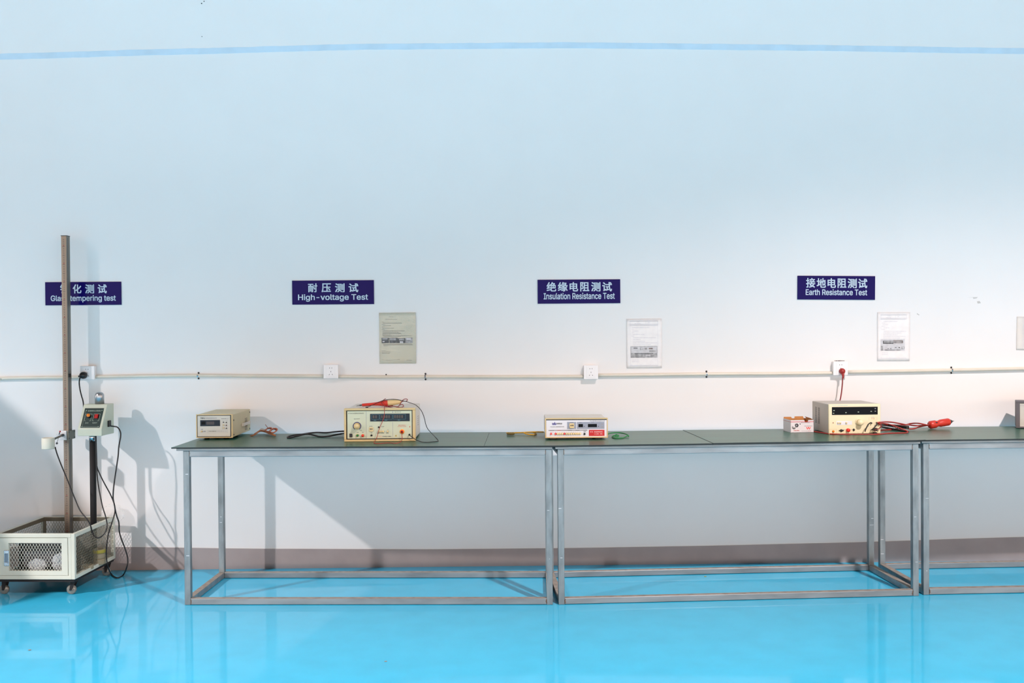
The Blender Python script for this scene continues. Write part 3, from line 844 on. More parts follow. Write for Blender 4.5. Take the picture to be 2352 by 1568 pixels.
def backline(x):
    pts = [(-1.60, -0.13), (0.27, -0.165), (0.30, -0.165), (2.10, -0.125), (2.12, -0.11), (3.95, -0.07)]
    return interp2(pts, x)


def interp2(pts, x):
    for (x0, y0), (x1, y1) in zip(pts, pts[1:]):
        if x <= x1:
            return y0 + (y1 - y0) * (x - x0) / (x1 - x0)
    return pts[-1][1]


def rubber_mat(xf0, xf1, xb0, xb1, label, lift=0.0, curl=None, z0=ZB, notch=None):
    n = max(12, int((xf1 - xf0) / .05))
    b = MB()
    t = bmesh.new()
    rows = []
    for i in range(n + 1):
        u = i / n
        xf, xb = xf0 + (xf1 - xf0) * u, xb0 + (xb1 - xb0) * u
        F_, B_ = Vector((xf, frontline(xf), 0)), Vector((xb, backline(xb), 0))
        col = []
        for j in range(7):
            p = F_.lerp(B_, j / 6)
            z = ZM + lift + 0.0012 * mnoise.noise((p.x * 2.2, p.y * 3, 1))
            if curl:
                z += curl(u, j / 6)
            col.append((p, z))
        rows.append(col)
    top = [[t.verts.new((p.x, p.y, z)) for p, z in c] for c in rows]
    bot = [[t.verts.new((p.x, p.y, min(z0 + .0005 + lift, z - .005))) for p, z in c] for c in rows]
    for i in range(n):
        for j in range(6):
            t.faces.new((top[i][j], top[i + 1][j], top[i + 1][j + 1], top[i][j + 1]))
            t.faces.new((bot[i][j], bot[i][j + 1], bot[i + 1][j + 1], bot[i + 1][j]))
    for i in range(n):
        t.faces.new((bot[i][0], bot[i + 1][0], top[i + 1][0], top[i][0]))
        t.faces.new((top[i][6], top[i + 1][6], bot[i + 1][6], bot[i][6]))
    for j in range(6):
        t.faces.new((top[0][j], top[0][j + 1], bot[0][j + 1], bot[0][j]))
        t.faces.new((bot[n][j], bot[n][j + 1], top[n][j + 1], top[n][j]))
    b.merge(t, MAT, smooth=False)
    i_e = b.mi(MATEDGE)
    for f in b.bm.faces:
        if abs(f.normal.z) < .5:
            f.material_index = i_e
    if notch:
        notch(b)
    return tag(b.build('rubber_mat'), label, 'mat', 'green rubber bench mats')


xs1f, xs1b = atz(1112, 1022, ZM).x, atz(1124, 996, ZM).x
xs2f, xs2b = atz(1634, 1016, ZM).x, atz(1578, 993, ZM).x
xs3f, xs3b = atz(2112, 1006.5, ZM).x, atz(2040, 983, ZM).x
rubber_mat(-1.600, xs1f - .0006, -1.585, xs1b - .0006, 'green rubber mat under the two left testers')


def flap(b):
    p = atz(1278, 1021, ZM - .006)
    b.prism([(p.x - .010, p.y + .010, ZB - .001), (p.x + .012, p.y + .010, ZB - .001), (p.x + .009, p.y + .010, ZB - .034), (p.x + .004, p.y + .010, ZB - .026)], (0, .004, 0), MATEDGE)


rubber_mat(xs1f + .0006, xs2f - .0006, xs1b + .0006, xs2b - .0006, 'green rubber mat under the flat white tester, bridging two benches', notch=flap)
rubber_mat(xs2f + .0005, xs3f - .001, xs2b + .0005, xs3b - .001, 'green rubber mat under the carton and the cream tester', curl=lambda u, v: .0015)
rubber_mat(xs3f + .0005, 3.93, xs3b + .0005, 3.93, 'green rubber mat on the right bench under the red probe gun', curl=lambda u, v: .0)


# ------------------------------------------------------------------ instrument helper
class Inst:
    """box instrument: local x right, y depth (front face at -d/2), z up"""

    def __init__(self, name, label, cat, x0, x1, yf, d, z0, z1, rect, zoom, rot=0.0, zbase=ZM, group='bench test instruments'):
        self.w, self.d, self.z0, self.z1 = x1 - x0, d, z0 - zbase, z1 - zbase
        self.t = thing(name, label, cat, ((x0 + x1) / 2, yf + d / 2, zbase), rot, group)
        rect = (rect[0], rect[1], (rect[2] + rect[3]) / 2, (rect[2] + rect[3]) / 2, (rect[4] + rect[5]) / 2, (rect[4] + rect[5]) / 2)
        self.rect, self.zoom = rect, zoom      # rect in zoom coords: xl, xr, ytl, ytr, ybl, ybr
        self.yf = -d / 2

    def L(self, zx, zy):
        xl, xr, a, b, c, e = self.rect
        u = (zx - xl) / (xr - xl)
        yt, yb = a + (b - a) * u, c + (e - c) * u
        v = (zy - yt) / (yb - yt)
        return -self.w / 2 + u * self.w, self.z1 - v * (self.z1 - self.z0)

    def plate(self, b, x0, y0, x1, y1, m, out, th=0.002, bevel=0.0):
        xa, zb = self.L(x0, y0)
        xb, _ = self.L(x1, y0)
        _, za = self.L(x0, y1)
        b.box((xa, self.yf - out, min(za, zb)), (xb, self.yf - out + th, max(za, zb)), m, bevel)

    def cyl(self, b, x, y, rpx, m, o0, o1, r2=None, n=20):
        px, pz = self.L(x, y)
        s = self.w / (self.rect[1] - self.rect[0])
        b.cyl((px, self.yf - o0, pz), (px, self.yf - o1, pz), rpx * s, m, None if r2 is None else r2 * s, n)

    def text(self, b, s, x0, y0, x1, y1, m, out, bold=0.0):
        xa, zb = self.L(x0, y0)
        xb, _ = self.L(x1, y0)
        _, za = self.L(x0, y1)
        b.text(s, xa, xb, za, zb, self.yf - out, m, bold)

    def bars(self, b, x0, y0, x1, y1, m, out, seed=1, step=16):
        random.seed(seed)
        x = x0
        while x < x1:
            n = random.uniform(.5, .9) * step
            self.plate(b, x, y0 + random.uniform(0, .2) * (y1 - y0), min(x + n, x1), y1 - random.uniform(0, .2) * (y1 - y0), m, out, .0004)
            x += step

    def frame(self, b, x0, y0, x1, y1, th, m, out, dep=.001):
        for q in ((x0, y0, x1, y0 + th), (x0, y1 - th, x1, y1), (x0, y0 + th, x0 + th, y1 - th), (x1 - th, y0 + th, x1, y1 - th)):
            self.plate(b, *q, m, out, dep)


# ------------------------------------------------------------------ temperature tester (left)
I = Inst('temperature_tester', 'cream box tester at the left bench end with a black rimmed front and vented side', 'tester', -1.578, -1.388, -0.420, 0.36, 0.789, 0.908,
         (155, 1435, 318, 352, 1085, 1115), (440, 930, 14.7))
b = MB()
b.box((-I.w / 2, I.yf, I.z0), (I.w / 2, I.d / 2, I.z1), CASEC, 0.003)
for k in range(4):                                # side vents, two blocks of angled louvres
    for base in (0.086, 0.044):
        z = base - k * .0065
        for s in range(3):
            y = I.d / 2 - .115 + s * .017
            b.box((I.w / 2 - .0006, y, z), (I.w / 2 + .0005, y + .014, z + .0027), SLOT)
case = b.build('case', I.t)
b = MB()
b.box((I.w / 2, I.d / 2 - .185, .052), (I.w / 2 + .010, I.d / 2 - .165, .070), CASEW, .002)
b.box((I.w / 2, I.d / 2 - .060, .052), (I.w / 2 + .010, I.d / 2 - .040, .070), CASEW, .002)
b.box((I.w / 2 + .007, I.d / 2 - .185, .052), (I.w / 2 + .013, I.d / 2 - .040, .070), CASEW, .003)
b.build('carry_handle', I.t)
for y, z in ((I.yf + .015, .10), (I.yf + .015, .024), (I.d / 2 - .015, .115), (I.d / 2 - .015, .024)):
    b = MB()
    b.cyl((I.w / 2 - .001, y, z), (I.w / 2 + .0018, y, z), .004, INK, n=10)
    b.build('screw', case)
b = MB()
I.frame(b, 158, 322, 1432, 1112, 28, CREAM, .004, .006)
b.build('front_bezel', I.t)
b = MB()
I.plate(b, 182, 345, 1372, 1092, SEAMD, .0015, .002)
I.plate(b, 205, 372, 1348, 1062, PANELW, .0022, .002)
I.text(b, 'TMP-2', 305, 425, 470, 478, INK, .0023, .012)
I.text(b, '多路温度测试仪', 495, 425, 885, 478, INKL, .0023)
I.bars(b, 1040, 462, 1200, 485, INK, .0023, 3, 14)
I.bars(b, 1200, 464, 1290, 484, INKL, .0023, 4, 12)
I.frame(b, 1058, 520, 1265, 825, 5, INKL, .0023, .0004)
I.frame(b, 545, 850, 1258, 940, 5, INKL, .0023, .0004)
I.bars(b, 580, 878, 850, 902, INK, .0023, 5, 18)
I.bars(b, 850, 880, 1110, 904, INKL, .0023, 6, 18)
I.bars(b, 1110, 882, 1240, 902, INKL, .0023, 7, 22)
I.bars(b, 320, 812, 390, 850, INKL, .0023, 8, 20)
I.bars(b, 400, 870, 490, 915, INKL, .0023, 9, 20)
I.bars(b, 1195, 1025, 1245, 1040, CREAM, .0023, 10, 12)
for x, y in ((1085, 545), (1180, 545), (1180, 650), (1180, 748)):
    I.bars(b, x, y - 8, x + 60, y + 6, INKL, .0023, x + y, 12)
pan = b.build('front_panel', I.t)
b = MB()
I.plate(b, 298, 515, 992, 718, DISPD, .0032, .002)
I.plate(b, 340, 560, 480, 665, DISPB, .0036, .001)
I.plate(b, 515, 565, 790, 670, mat('dark_red_display_window', (34, 12, 12), .2), .0036, .001)
b.build('display', I.t)
for x, y in ((1112, 592), (1212, 598), (1212, 695), (1212, 795)):
    b = MB()
    I.cyl(b, x, y, 20, mat('dark_red_lamp', (92, 50, 56), .3) if (x, y) == (1212, 695) else INK, .002, .005, n=12)
    b.build('indicator_lamp', I.t)
for x, y in ((1112, 685), (1112, 780), (345, 895)):
    b = MB()
    I.plate(b, x - 26, y - 24, x + 26, y + 24, CASEC if x > 400 else CREAM, .007, .006, .001)
    b.build('push_button', I.t)
for x in (-.055, .045):
    for y in (I.yf + .05, I.d / 2 - .13):
        b = MB()
        b.cyl((x, y, 0), (x, y, I.z0), .013, BLACK, n=14)
        b.build('foot', I.t)
# brown wire with the coil behind it
wire = MB()
zz = ZM + .004
P = [at(583, 1001, -.18), at(570, 1003, -.22), atz(585, 998, zz + .004), atz(597, 990, zz + .012), atz(607, 991, zz + .010), atz(620, 996, zz + .006), atz(632, 1000, zz), atz(628, 997, zz + .006), atz(612, 990.5, zz + .010), atz(598, 988.5, zz + .016), atz(585, 996, zz + .006)]
wire.tube(P, .0035, BRNCAB, n=8)
wire.tube([atz(592, 992, zz + .01), atz(600, 985, zz + .022), atz(610, 987, zz + .02)], .002, mat('pale_wire_end', (200, 170, 130), .5), n=6)
wt = wire.build('thermocouple_wire')
tag(wt, 'brown wire with a tied coil on the mat behind the leftmost tester', 'cable')
b = MB()
random.seed(8)
for cx_, cy_, rr in ((615, 988, .017), (626, 990, .019)):
    for k in range(5):
        c = atz(cx_ + k * .8, cy_ - k * .5, zz + .016 + .002 * k)
        pts = []
        tl = random.uniform(.2, .5)
        for a in range(13):
            an = a / 12 * 2 * PI
            pts.append(c + Vector((rr * math.cos(an), .010 * math.sin(an), rr * .55 * math.sin(an + tl))))
        b.tube(pts, .0026, PINKW, n=6, sub=3)
b.tube([atz(617, 985, zz + .03), atz(612, 978, zz + .05), atz(609.5, 974.5, zz + .06)], .0016, PINKW, n=6)
b.tube([atz(625, 986, zz + .03), atz(629, 982, zz + .04)], .0016, PINKW, n=6)
b.build('wire_coil', wt)

# ------------------------------------------------------------------ high voltage tester
I = Inst('high_voltage_tester', 'large cream framed tester with digit display and round knob on the left bench', 'tester', -0.784, -0.423, -0.582, 0.37, ZM + .001, 0.946,
         (118, 2040, 395, 395, 1272, 1268), (780, 905, 11.76))
HV = I
b = MB()
b.box((-I.w / 2 + .010, I.yf + .018, I.z0 + .006), (I.w / 2 - .006, I.d / 2, I.z1 - .003), CASEW, .003)
for k in range(5):
    b.box((I.w / 2 - .0066, I.d / 2 - .16, .105 - k * .011), (I.w / 2 - .0055, I.d / 2 - .10, .109 - k * .011), INKL)
b.build('case', I.t)
b = MB()
T_ = .0105
for q in ((-I.w / 2, I.z1 - T_, I.w / 2, I.z1), (-I.w / 2, I.z0, I.w / 2, I.z0 + T_), (-I.w / 2, I.z0 + T_, -I.w / 2 + T_, I.z1 - T_), (I.w / 2 - T_ - .004, I.z0 + T_, I.w / 2, I.z1 - T_)):
    b.box((q[0], I.yf, q[1]), (q[2], I.yf + .03, q[3]), CREAM, .002)
b.build('front_bezel', I.t)
b = MB()
O = -.006     # panel sits slightly inside the bezel
I.plate(b, 188, 450, 1962, 1212, SEAMD, O, .004)
I.plate(b, 204, 468, 1940, 1190, PANELY, O + .0008, .002)
o = O + .001
I.plate(b, 708, 470, 717, 1188, INKL, o, .0004)
I.plate(b, 1424, 768, 1433, 1160, INKL, o, .0004)
I.text(b, 'ET2672A型耐压测试仪', 236, 508, 655, 540, INK, o)
I.text(b, '电压调节', 382, 660, 545, 684, INK, o)
I.cyl(b, 1432, 500, 15, INKL, o - .0002, o + .0003)
I.bars(b, 1480, 490, 1660, 508, INK, o, 3, 18)
for (x0, y0, x1, y1, m_, s_) in ((275, 1020, 325, 1034, INK, 1), (455, 1018, 505, 1036, INK, 2), (598, 1018, 645, 1036, INK, 3), (540, 970, 598, 984, INK, 4), (800, 862, 878, 878, INK, 5), (1115, 870, 1195, 886, INK, 6), (1125, 902, 1175, 916, INKL, 7),
                                 (825, 1038, 878, 1052, INK, 8), (1000, 1048, 1075, 1064, INK, 9), (1095, 1048, 1190, 1064, INK, 10), (1250, 1046, 1320, 1062, INK, 11), (1148, 1128, 1385, 1152, INK, 12), (1030, 1120, 1135, 1152, mat('faded_red_ink', (216, 170, 146), .6), 13), (1095, 964, 1130, 978, INKL, 14), (1280, 962, 1320, 976, INKL, 15)):
    I.bars(b, x0, y0, x1, y1, m_, o, s_, 14)
I.text(b, '高压输出', 1578, 836, 1772, 860, REDINK, o)
I.text(b, 'AC/DC 0-5kV', 1556, 872, 1795, 894, REDINK, o)
I.bars(b, 1880, 868, 1902, 912, REDINK, o, 16, 24)
xa, za = I.L(1510, 1095)
xb, zb = I.L(1540, 1142)
b.prism([(2 * xa - xb, I.yf - o, zb), (xb, I.yf - o, zb), (xa, I.yf - o, za)], (0, .0004, 0), mat('ochre_warning_triangle', (176, 158, 70), .5))
b.build('front_panel', I.t)
b = MB()
I.plate(b, 822, 540, 1886, 740, DISPD, o + .002, .002)
TEAL = mat('teal_display_frame', (92, 140, 150), .5)
for x0, x1 in ((860, 1066), (1085, 1420), (1440, 1778)):
    I.frame(b, x0, 556, x1, 690, 5, TEAL, o + .0024, .0005)
for x0, n in ((895, 2), (1120, 4), (1470, 4)):
    for k in range(n):
        x = x0 + k * 65 - (0 if n == 2 else k * 1)
        wd, hh = 40, 74
        y = 582
        th = 9
        for q in ((x, y, x + wd, y + th), (x, y + hh / 2 - th / 2, x + wd, y + hh / 2 + th / 2), (x, y + hh - th, x + wd, y + hh), (x, y, x + th, y + hh), (x + wd - th, y, x + wd, y + hh)):
            I.plate(b, *q, DIGIT, o + .0026, .0004)
for x0, x1 in ((920, 985), (1212, 1280), (1565, 1630)):
    I.bars(b, x0, 704, x1, 722, TEAL, o + .0024, x0, 16)
b.build('display', I.t)
b = MB()
x, z = I.L(465, 862)
s = I.w / 1922
pts = []
for k in range(25):
    an = math.radians(-55 + 290 * k / 24)
    pts.append((x + 104 * s * math.cos(an), I.yf - o - .001, z + 104 * s * math.sin(an)))
b.tube(pts, 9 * s, BLUEP, n=6, sub=1)
b.build('knob_scale', I.t)
b = MB()
I.cyl(b, 465, 862, 88, KNOB, o, o + .006, 86, 32)
I.cyl(b, 465, 862, 82, KNOB, o + .006, o + .024, 74, 32)
b.build('control_knob', I.t)
b = MB()
I.plate(b, 262, 1056, 338, 1154, BLACK, o + .004, .004, .001)
b.build('rocker_switch', I.t)
for x, y, r, m_ in ((478, 1105, 32, GREENB), (618, 1110, 36, REDB)):
    b = MB()
    I.cyl(b, x - (8 if m_ is GREENB else -4), y, r + 10, KNOB, o, o + .002)
    I.cyl(b, x, y, r, m_, o + .002, o + .010, r * .9)
    b.build('start_button' if m_ is GREENB else 'stop_button', I.t)
b = MB()
I.plate(b, 790, 898, 905, 1008, KNOB, o + .004, .004, .001)
I.plate(b, 816, 925, 840, 958, INK, o + .0046, .001)
I.plate(b, 856, 925, 880, 958, INK, o + .0046, .001)
b.build('thumbwheel_counter', I.t)
for x, y, r in ((1050, 894, 22), (852, 1108, 27)):
    b = MB()
    I.cyl(b, x, y, r, BLACK, o, o + .003)
    b.build('jack_socket', I.t)
for x in (1055, 1112, 1168, 1292):
    b = MB()
    I.cyl(b, x, 1008, 25, CREAMB, o, o + .007, 22, 14)
    b.build('push_button', I.t)
b = MB()
I.cyl(b, 1678, 1015, 68, mat('pale_orange_rim', (244, 196, 120), .35), o, o + .003)
I.cyl(b, 1678, 1015, 52, ORANGE, o + .003, o + .004)
I.cyl(b, 1678, 1015, 40, REDB, o + .004, o + .006)
I.cyl(b, 1678, 1015, 20, BLACK, o + .006, o + .010)
b.build('output_terminal', I.t)
b = MB()
I.cyl(b, 1875, 1100, 26, BLACK, o, o + .012, 20)
b.build('ground_terminal', I.t)
for x in (-.14, .14):
    b = MB()
    b.cyl((x, I.d / 2 - .05, 0), (x, I.d / 2 - .05, I.z0 + .007), .012, BLACK)
    b.build('foot', I.t)


def hz(x, y):
    return 780 + x / 11.76, 905 + y / 11.76


def hw(x, y):
    return 640 + x / 5.88, 880 + y / 5.88


# high voltage probe lying on the tester
YP = -0.43
pt = thing('high_voltage_probe', 'red and cream pistol probe lying on top of the large cream tester', 'probe', at(*hz(1300, 235), YP), 0)
org = pt.location.copy()


def pl(x, y, Y=YP):
    return at(*hz(x, y), Y) - org


axis = (pl(1300, 238) - pl(610, 292))
b = MB()
Lr = axis.length
b.lathe([(0, -.001), (.0068, 0), (.0074, .004), (.0078, .06), (.010, Lr * .62), (.0150, Lr * .86), (.0152, Lr)], pl(610, 292), axis, REDPL, 24)
b.build('probe_body', pt)
b = MB()
for k in (0, 1, 2):
    b.lathe([(.0150, 0), (.0163, .001), (.0163, .0035), (.0150, .0045)], pl(1300, 238) - axis.normalized() * (.004 + .007 * k), axis, REDPL, 24)
b.build('grip_ring', pt)
b = MB()
ax2 = pl(1662, 205) - pl(1300, 238)
L2 = ax2.length
b.lathe([(.0152, 0), (.0155, L2 * .15), (.0145, L2 * .5), (.0115, L2 * .9), (.0095, L2), (0, L2)], pl(1300, 236), ax2, KNOB, 24)
b.build('probe_handle', pt)
b = MB()
b.cyl(pl(610, 293), pl(540, 302), .0032, INK, n=10)
b.cyl(pl(545, 302), pl(455, 320), .0016, INK, .0010, 8)
b.build('probe_tip', pt)
b = MB()
b.box(pl(1300, 330) + Vector((0, -.006, -.001)), pl(1440, 300) + Vector((0, .006, .002)), BLACK, .002)
b.build('trigger_guard', pt)
b = MB()
R_ = [pl(1670, 215), pl(1640, 260, -.45), pl(1590, 320, -.47), pl(1540, 362, -.49), pl(1450, 368, -.50), pl(1330, 345, -.50), pl(1230, 325, -.50), pl(1150, 260, -.462), pl(1145, 210, -.45), pl(1195, 150, -.44), pl(1245, 118, -.43)]
b.tube(R_, .0017, DREDCAB, n=6)
R_ = [pl(1670, 205), pl(1720, 150), pl(1790, 128), pl(1832, 148), pl(1800, 190), pl(1720, 190), pl(1660, 225, -.45), pl(1620, 300, -.47), pl(1660, 278, -.49), pl(1715, 290, -.49), pl(1725, 330, -.50), pl(1660, 358, -.50), pl(1560, 345, -.50), pl(1440, 320, -.49), pl(1260, 320, -.50), pl(1212, 340, -.52)]
b.tube(R_, .0019, DREDCAB, n=6)
ORG = org
R_ = [at(*hw(1430, 322), -.53), at(*hw(1427, 345), -.592), at(*hw(1428, 400), -.598), at(*hw(1420, 460), -.600), at(*hw(1400, 520), -.602), at(*hw(1365, 600), -.604), at(*hw(1345, 660), -.606), at(*hw(1330, 720), -.608), at(*hw(1310, 765), -.612), atz(*hw(1288, 800), ZM + .004), atz(*hw(1300, 810), ZM + .003), atz(*hw(1380, 812), ZM + .003), atz(*hw(1480, 804), ZM + .003), atz(*hw(1580, 810), ZM + .003), atz(*hw(1640, 794), ZM + .006), at(*hw(1666, 760), -.604), at(*hw(1667, 720), -.600), at(*hw(1662, 668), -.590)]
b.tube([p - org for p in R_], .0017, REDCAB, n=6)
b.build('red_lead', pt)
b = MB()
R_ = [at(*hz(720, 352), -.50), at(*hz(780, 335), -.50), at(*hz(900, 288), -.47), at(*hz(1000, 240), -.455), at(*hz(1120, 188), -.45), at(*hz(1230, 155), -.445), at(*hz(1400, 138), -.44), at(*hz(1560, 146), -.44), at(*hz(1680, 172), -.44), at(*hz(1800, 198), -.44),
      at(*hw(1770, 262), -.42), at(*hw(1850, 292), -.41), at(*hw(1920, 360), -.40), at(*hw(1962, 450), -.40), at(*hw(1985, 545), -.40), at(*hw(2012, 612), -.40), at(*hw(2060, 668), -.42), atz(*hw(2115, 725), ZM + .02), atz(*hw(2154, 772), ZM + .003), atz(*hw(2145, 783), ZM + .003), atz(*hw(2080, 790), ZM + .003), atz(*hw(2000, 797), ZM + .003), atz(*hw(1930, 790), ZM + .003), at(*hw(1860, 765), -.592), at(*hw(1800, 726), -.600), at(*hw(1764, 698), -.590)]
b.tube([p - org for p in R_], .0018, BLKCAB, n=6)
b.sphere(at(*hz(735, 355), -.50) - org, .0035, BLACK, (2.2, 1, 1), 6)
b.build('black_lead', pt)
# mains cable loop behind the tester
b = MB()
R_ = [at(*hw(905, 646), -.34), atz(*hw(840, 648), ZM + .028), atz(*hw(750, 656), ZM + .022), atz(*hw(640, 667), ZM + .014), atz(*hw(520, 664), ZM + .018), atz(*hw(420, 672), ZM + .014), atz(*hw(330, 686), ZM + .010), atz(*hw(210, 700), ZM + .006), atz(*hw(135, 716), ZM + .004), atz(*hw(120, 730), ZM + .004), atz(*hw(150, 735), ZM + .004), atz(*hw(240, 716), ZM + .008), atz(*hw(340, 690), ZM + .016), atz(*hw(420, 688), ZM + .010), atz(*hw(500, 706), ZM + .005), atz(*hw(570, 721), ZM + .004), atz(*hw(660, 716), ZM + .006), atz(*hw(760, 697), ZM + .01), atz(*hw(850, 680), ZM + .012), at(*hw(900, 672), -.38)]
b.tube(R_, .0042, BLKCAB, n=8)
tag(b.build('mains_cable'), 'thick black cable looped on the mat left of the large cream tester', 'cable')

# ------------------------------------------------------------------ insulation tester
I = Inst('insulation_tester', 'flat white fronted tester with a red warning plate, centre of the benches', 'tester', 0.238, 0.555, -0.574, 0.29, 0.789, 0.884,
         (185, 2165, 296, 318, 862, 884), (1240, 940, 13.835), rot=-0.012)
b = MB()
b.box((-I.w / 2 + .004, I.yf + .012, I.z0 + .003), (I.w / 2 - .004, I.d / 2, I.z1 - .002), CASEW, .003)
for k in range(9):
    b.box((-I.w / 2 + .0034, I.d / 2 - .03, .03 + k * .008), (-I.w / 2 + .0045, I.d / 2 - .012, .034 + k * .008), SLOT)
b.build('case', I.t)
b = MB()
I.frame(b, 180, 292, 2172, 888, 30, CREAM, 0, .02)
b.build('front_bezel', I.t)
O = -.003
b = MB()
I.plate(b, 210, 318, 2140, 862, SEAMD, O, .004)
I.plate(b, 214, 352, 2140, 858, PANELS, O + .0008, .002)
o = O + .001
I.text(b, '杭州威博科技有限公司', 1605, 366, 2075, 396, INK, o)
I.plate(b, 402, 430, 540, 485, PURPLE, o, .0004)
I.plate(b, 478, 402, 498, 432, PURPLE, o, .0004)
for x in (424, 452, 500, 520):
    I.plate(b, x, 430, x + 7, 462, PANELS, o + .0002, .0003)
I.bars(b, 410, 488, 535, 498, PURPLE, o, 2, 16)
I.text(b, '威博科技', 550, 432, 720, 466, INK, o, .03)
I.bars(b, 555, 474, 715, 492, INKL, o, 4, 16)
I.text(b, 'WB2683A 绝缘电阻测试仪', 340, 532, 785, 566, INK, o)
I.plate(b, 282, 645, 1518, 674, INKL, o, .0004)
for k, x in enumerate((330, 900, 1150, 1390)):
    I.bars(b, x, 652, x + 130, 668, INK, o + .0002, k, 16)
I.bars(b, 560, 652, 690, 668, REDINK, o + .0002, 9, 16)
for k, x in enumerate((365, 510, 580, 650, 722, 794, 865, 937, 1008, 1080, 1152, 1218, 1290)):
    I.bars(b, x - 22, 708, x + 22, 722, INKL, o, k, 14)
I.bars(b, 416, 706, 440, 720, INK, o, 3, 12)
I.bars(b, 416, 790, 440, 804, INK, o, 3, 12)
pts = []
x, z = I.L(1440, 760)
s = I.w / 1980
for k in range(9):
    an = math.radians(50 + 80 * k / 8)
    pts.append((x + 64 * s * math.cos(an), I.yf - o, z + 64 * s * math.sin(an)))
b.tube(pts, 7 * s, INK, n=5, sub=1)
b.build('front_panel', I.t)
for (x0, x1) in ((880, 1165), (1190, 2064)):
    b = MB()
    I.plate(b, x0, 406, x1, 620, GREYB, o + .001, .0015)
    if x0 == 880:
        I.bars(b, 980, 416, 1070, 430, INK, o + .0012, 2, 20)
    else:
        I.plate(b, 1238, 470, 1382, 565, DISPB, o + .0016, .001)
        I.plate(b, 1540, 470, 1825, 568, DISPB, o + .0016, .001)
        I.bars(b, 1270, 416, 1350, 430, INK, o + .0012, 3, 24)
        I.bars(b, 1640, 418, 1730, 432, INK, o + .0012, 4, 14)
        I.bars(b, 1405, 530, 1445, 555, INK, o + .0012, 5, 18)
        I.bars(b, 1855, 530, 1895, 560, INK, o + .0012, 6, 18)
        I.plate(b, 1968, 450, 2022, 498, INKL, o + .0014, .0006)
        I.plate(b, 1968, 545, 2022, 592, INKL, o + .0014, .0006)
    b.build('display' if x0 > 900 else 'setting_block', I.t)
b = MB()
I.plate(b, 952, 450, 1098, 588, CREAMB, o + .005, .005, .001)
I.plate(b, 985, 485, 1018, 535, INK, o + .0056, .001)
I.plate(b, 1042, 485, 1075, 535, INK, o + .0056, .001)
b.build('thumbwheel_counter', I.t)
for k, x in enumerate((367, 510, 580, 650, 722, 794, 865, 937, 1008, 1080, 1152, 1218, 1290)):
    red = k in (0, 1, 5)
    b = MB()
    I.plate(b, x - 27, 732, x + 27, 786, REDB if red else CREAMB, o + .006, .006, .001)
    tag_ = b.build('push_button', I.t)
    if red:
        tag_['label'] = 'red push button'
b = MB()
I.cyl(b, 1430, 768, 36, CHROME, o, o + .003)
I.cyl(b, 1430, 768, 27, SLOT, o + .003, o + .005)
b.build('adjust_screw', I.t)
b = MB()
I.plate(b, 1570, 650, 2064, 832, REDPLATE, o + .0012, .0018)
I.text(b, '警 告', 1608, 692, 1698, 728, WHITEINK, o + .0013)
I.text(b, '测试端带有高压', 1730, 692, 2005, 730, WHITEINK, o + .0013)
I.text(b, '小心危险，触电', 1735, 756, 1998, 792, WHITEINK, o + .0013)
b.build('warning_plate', I.t)
for x in (-.115, .115):
    for y in (I.yf + .04, I.d / 2 - .04):
        b = MB()
        b.cyl((x, y, 0), (x, y, I.z0 + .004), .016, GREYINS, n=14)
        b.build('foot', I.t)


def iz(x, y):
    return 1130 + x / 5.88, 900 + y / 5.88


b = MB()
zz = ZM + .004
R_ = [at(*iz(700, 540), -.34), atz(*iz(600, 538), zz + .014), atz(*iz(520, 540), zz + .012), atz(*iz(420, 546), zz + .008), atz(*iz(300, 552), zz + .004), atz(*iz(195, 552), zz + .004)]
b.tube(R_, .0034, YELCAB, n=8)
R_ = [atz(*iz(425, 545), zz + .008), atz(*iz(455, 562), zz + .004), atz(*iz(520, 574), zz), atz(*iz(580, 575), zz), atz(*iz(600, 564), zz), atz(*iz(575, 552), zz + .006), atz(*iz(545, 540), zz + .012)]
b.tube(R_, .0034, YELCAB, n=8)
yw = tag(b.build('yellow_wire'), 'yellow wire with a loop on the mat left of the flat white tester', 'cable')
b = MB()
for k in range(3):
    c = atz(*iz(225 + 28 * k, 562), zz + .006)
    b.sphere(c, .009, mat('olive_clip_%d' % k, (104, 92, 40), .6), (1.2, .7, .7), 7)
b.tube([atz(*iz(200, 558), zz + .004), atz(*iz(250, 572), zz), atz(*iz(300, 562), zz + .002)], .003, BRNCAB, n=6)
b.build('crocodile_clip', yw)
b = MB()
R_ = [at(*iz(1568, 566), -.45), atz(*iz(1600, 556), zz + .012), atz(*iz(1660, 549), zz + .012), atz(*iz(1720, 550), zz + .010), atz(*iz(1790, 562), zz + .008), atz(*iz(1838, 582), zz + .006), atz(*iz(1845, 600), zz + .001), atz(*iz(1836, 588), zz + .006), atz(*iz(1790, 610), zz), atz(*iz(1740, 622), zz), atz(*iz(1660, 620), zz), atz(*iz(1622, 606), zz), atz(*iz(1650, 590), zz + .006), atz(*iz(1690, 580), zz + .010), atz(*iz(1712, 590), zz + .006), atz(*iz(1690, 600), zz + .004), atz(*iz(1655, 592), zz + .008), atz(*iz(1680, 572), zz + .014)]
b.tube(R_, .0030, GRNCAB, n=8)
tag(b.build('green_wire'), 'green wire coiled on the mat right of the flat white tester', 'cable')

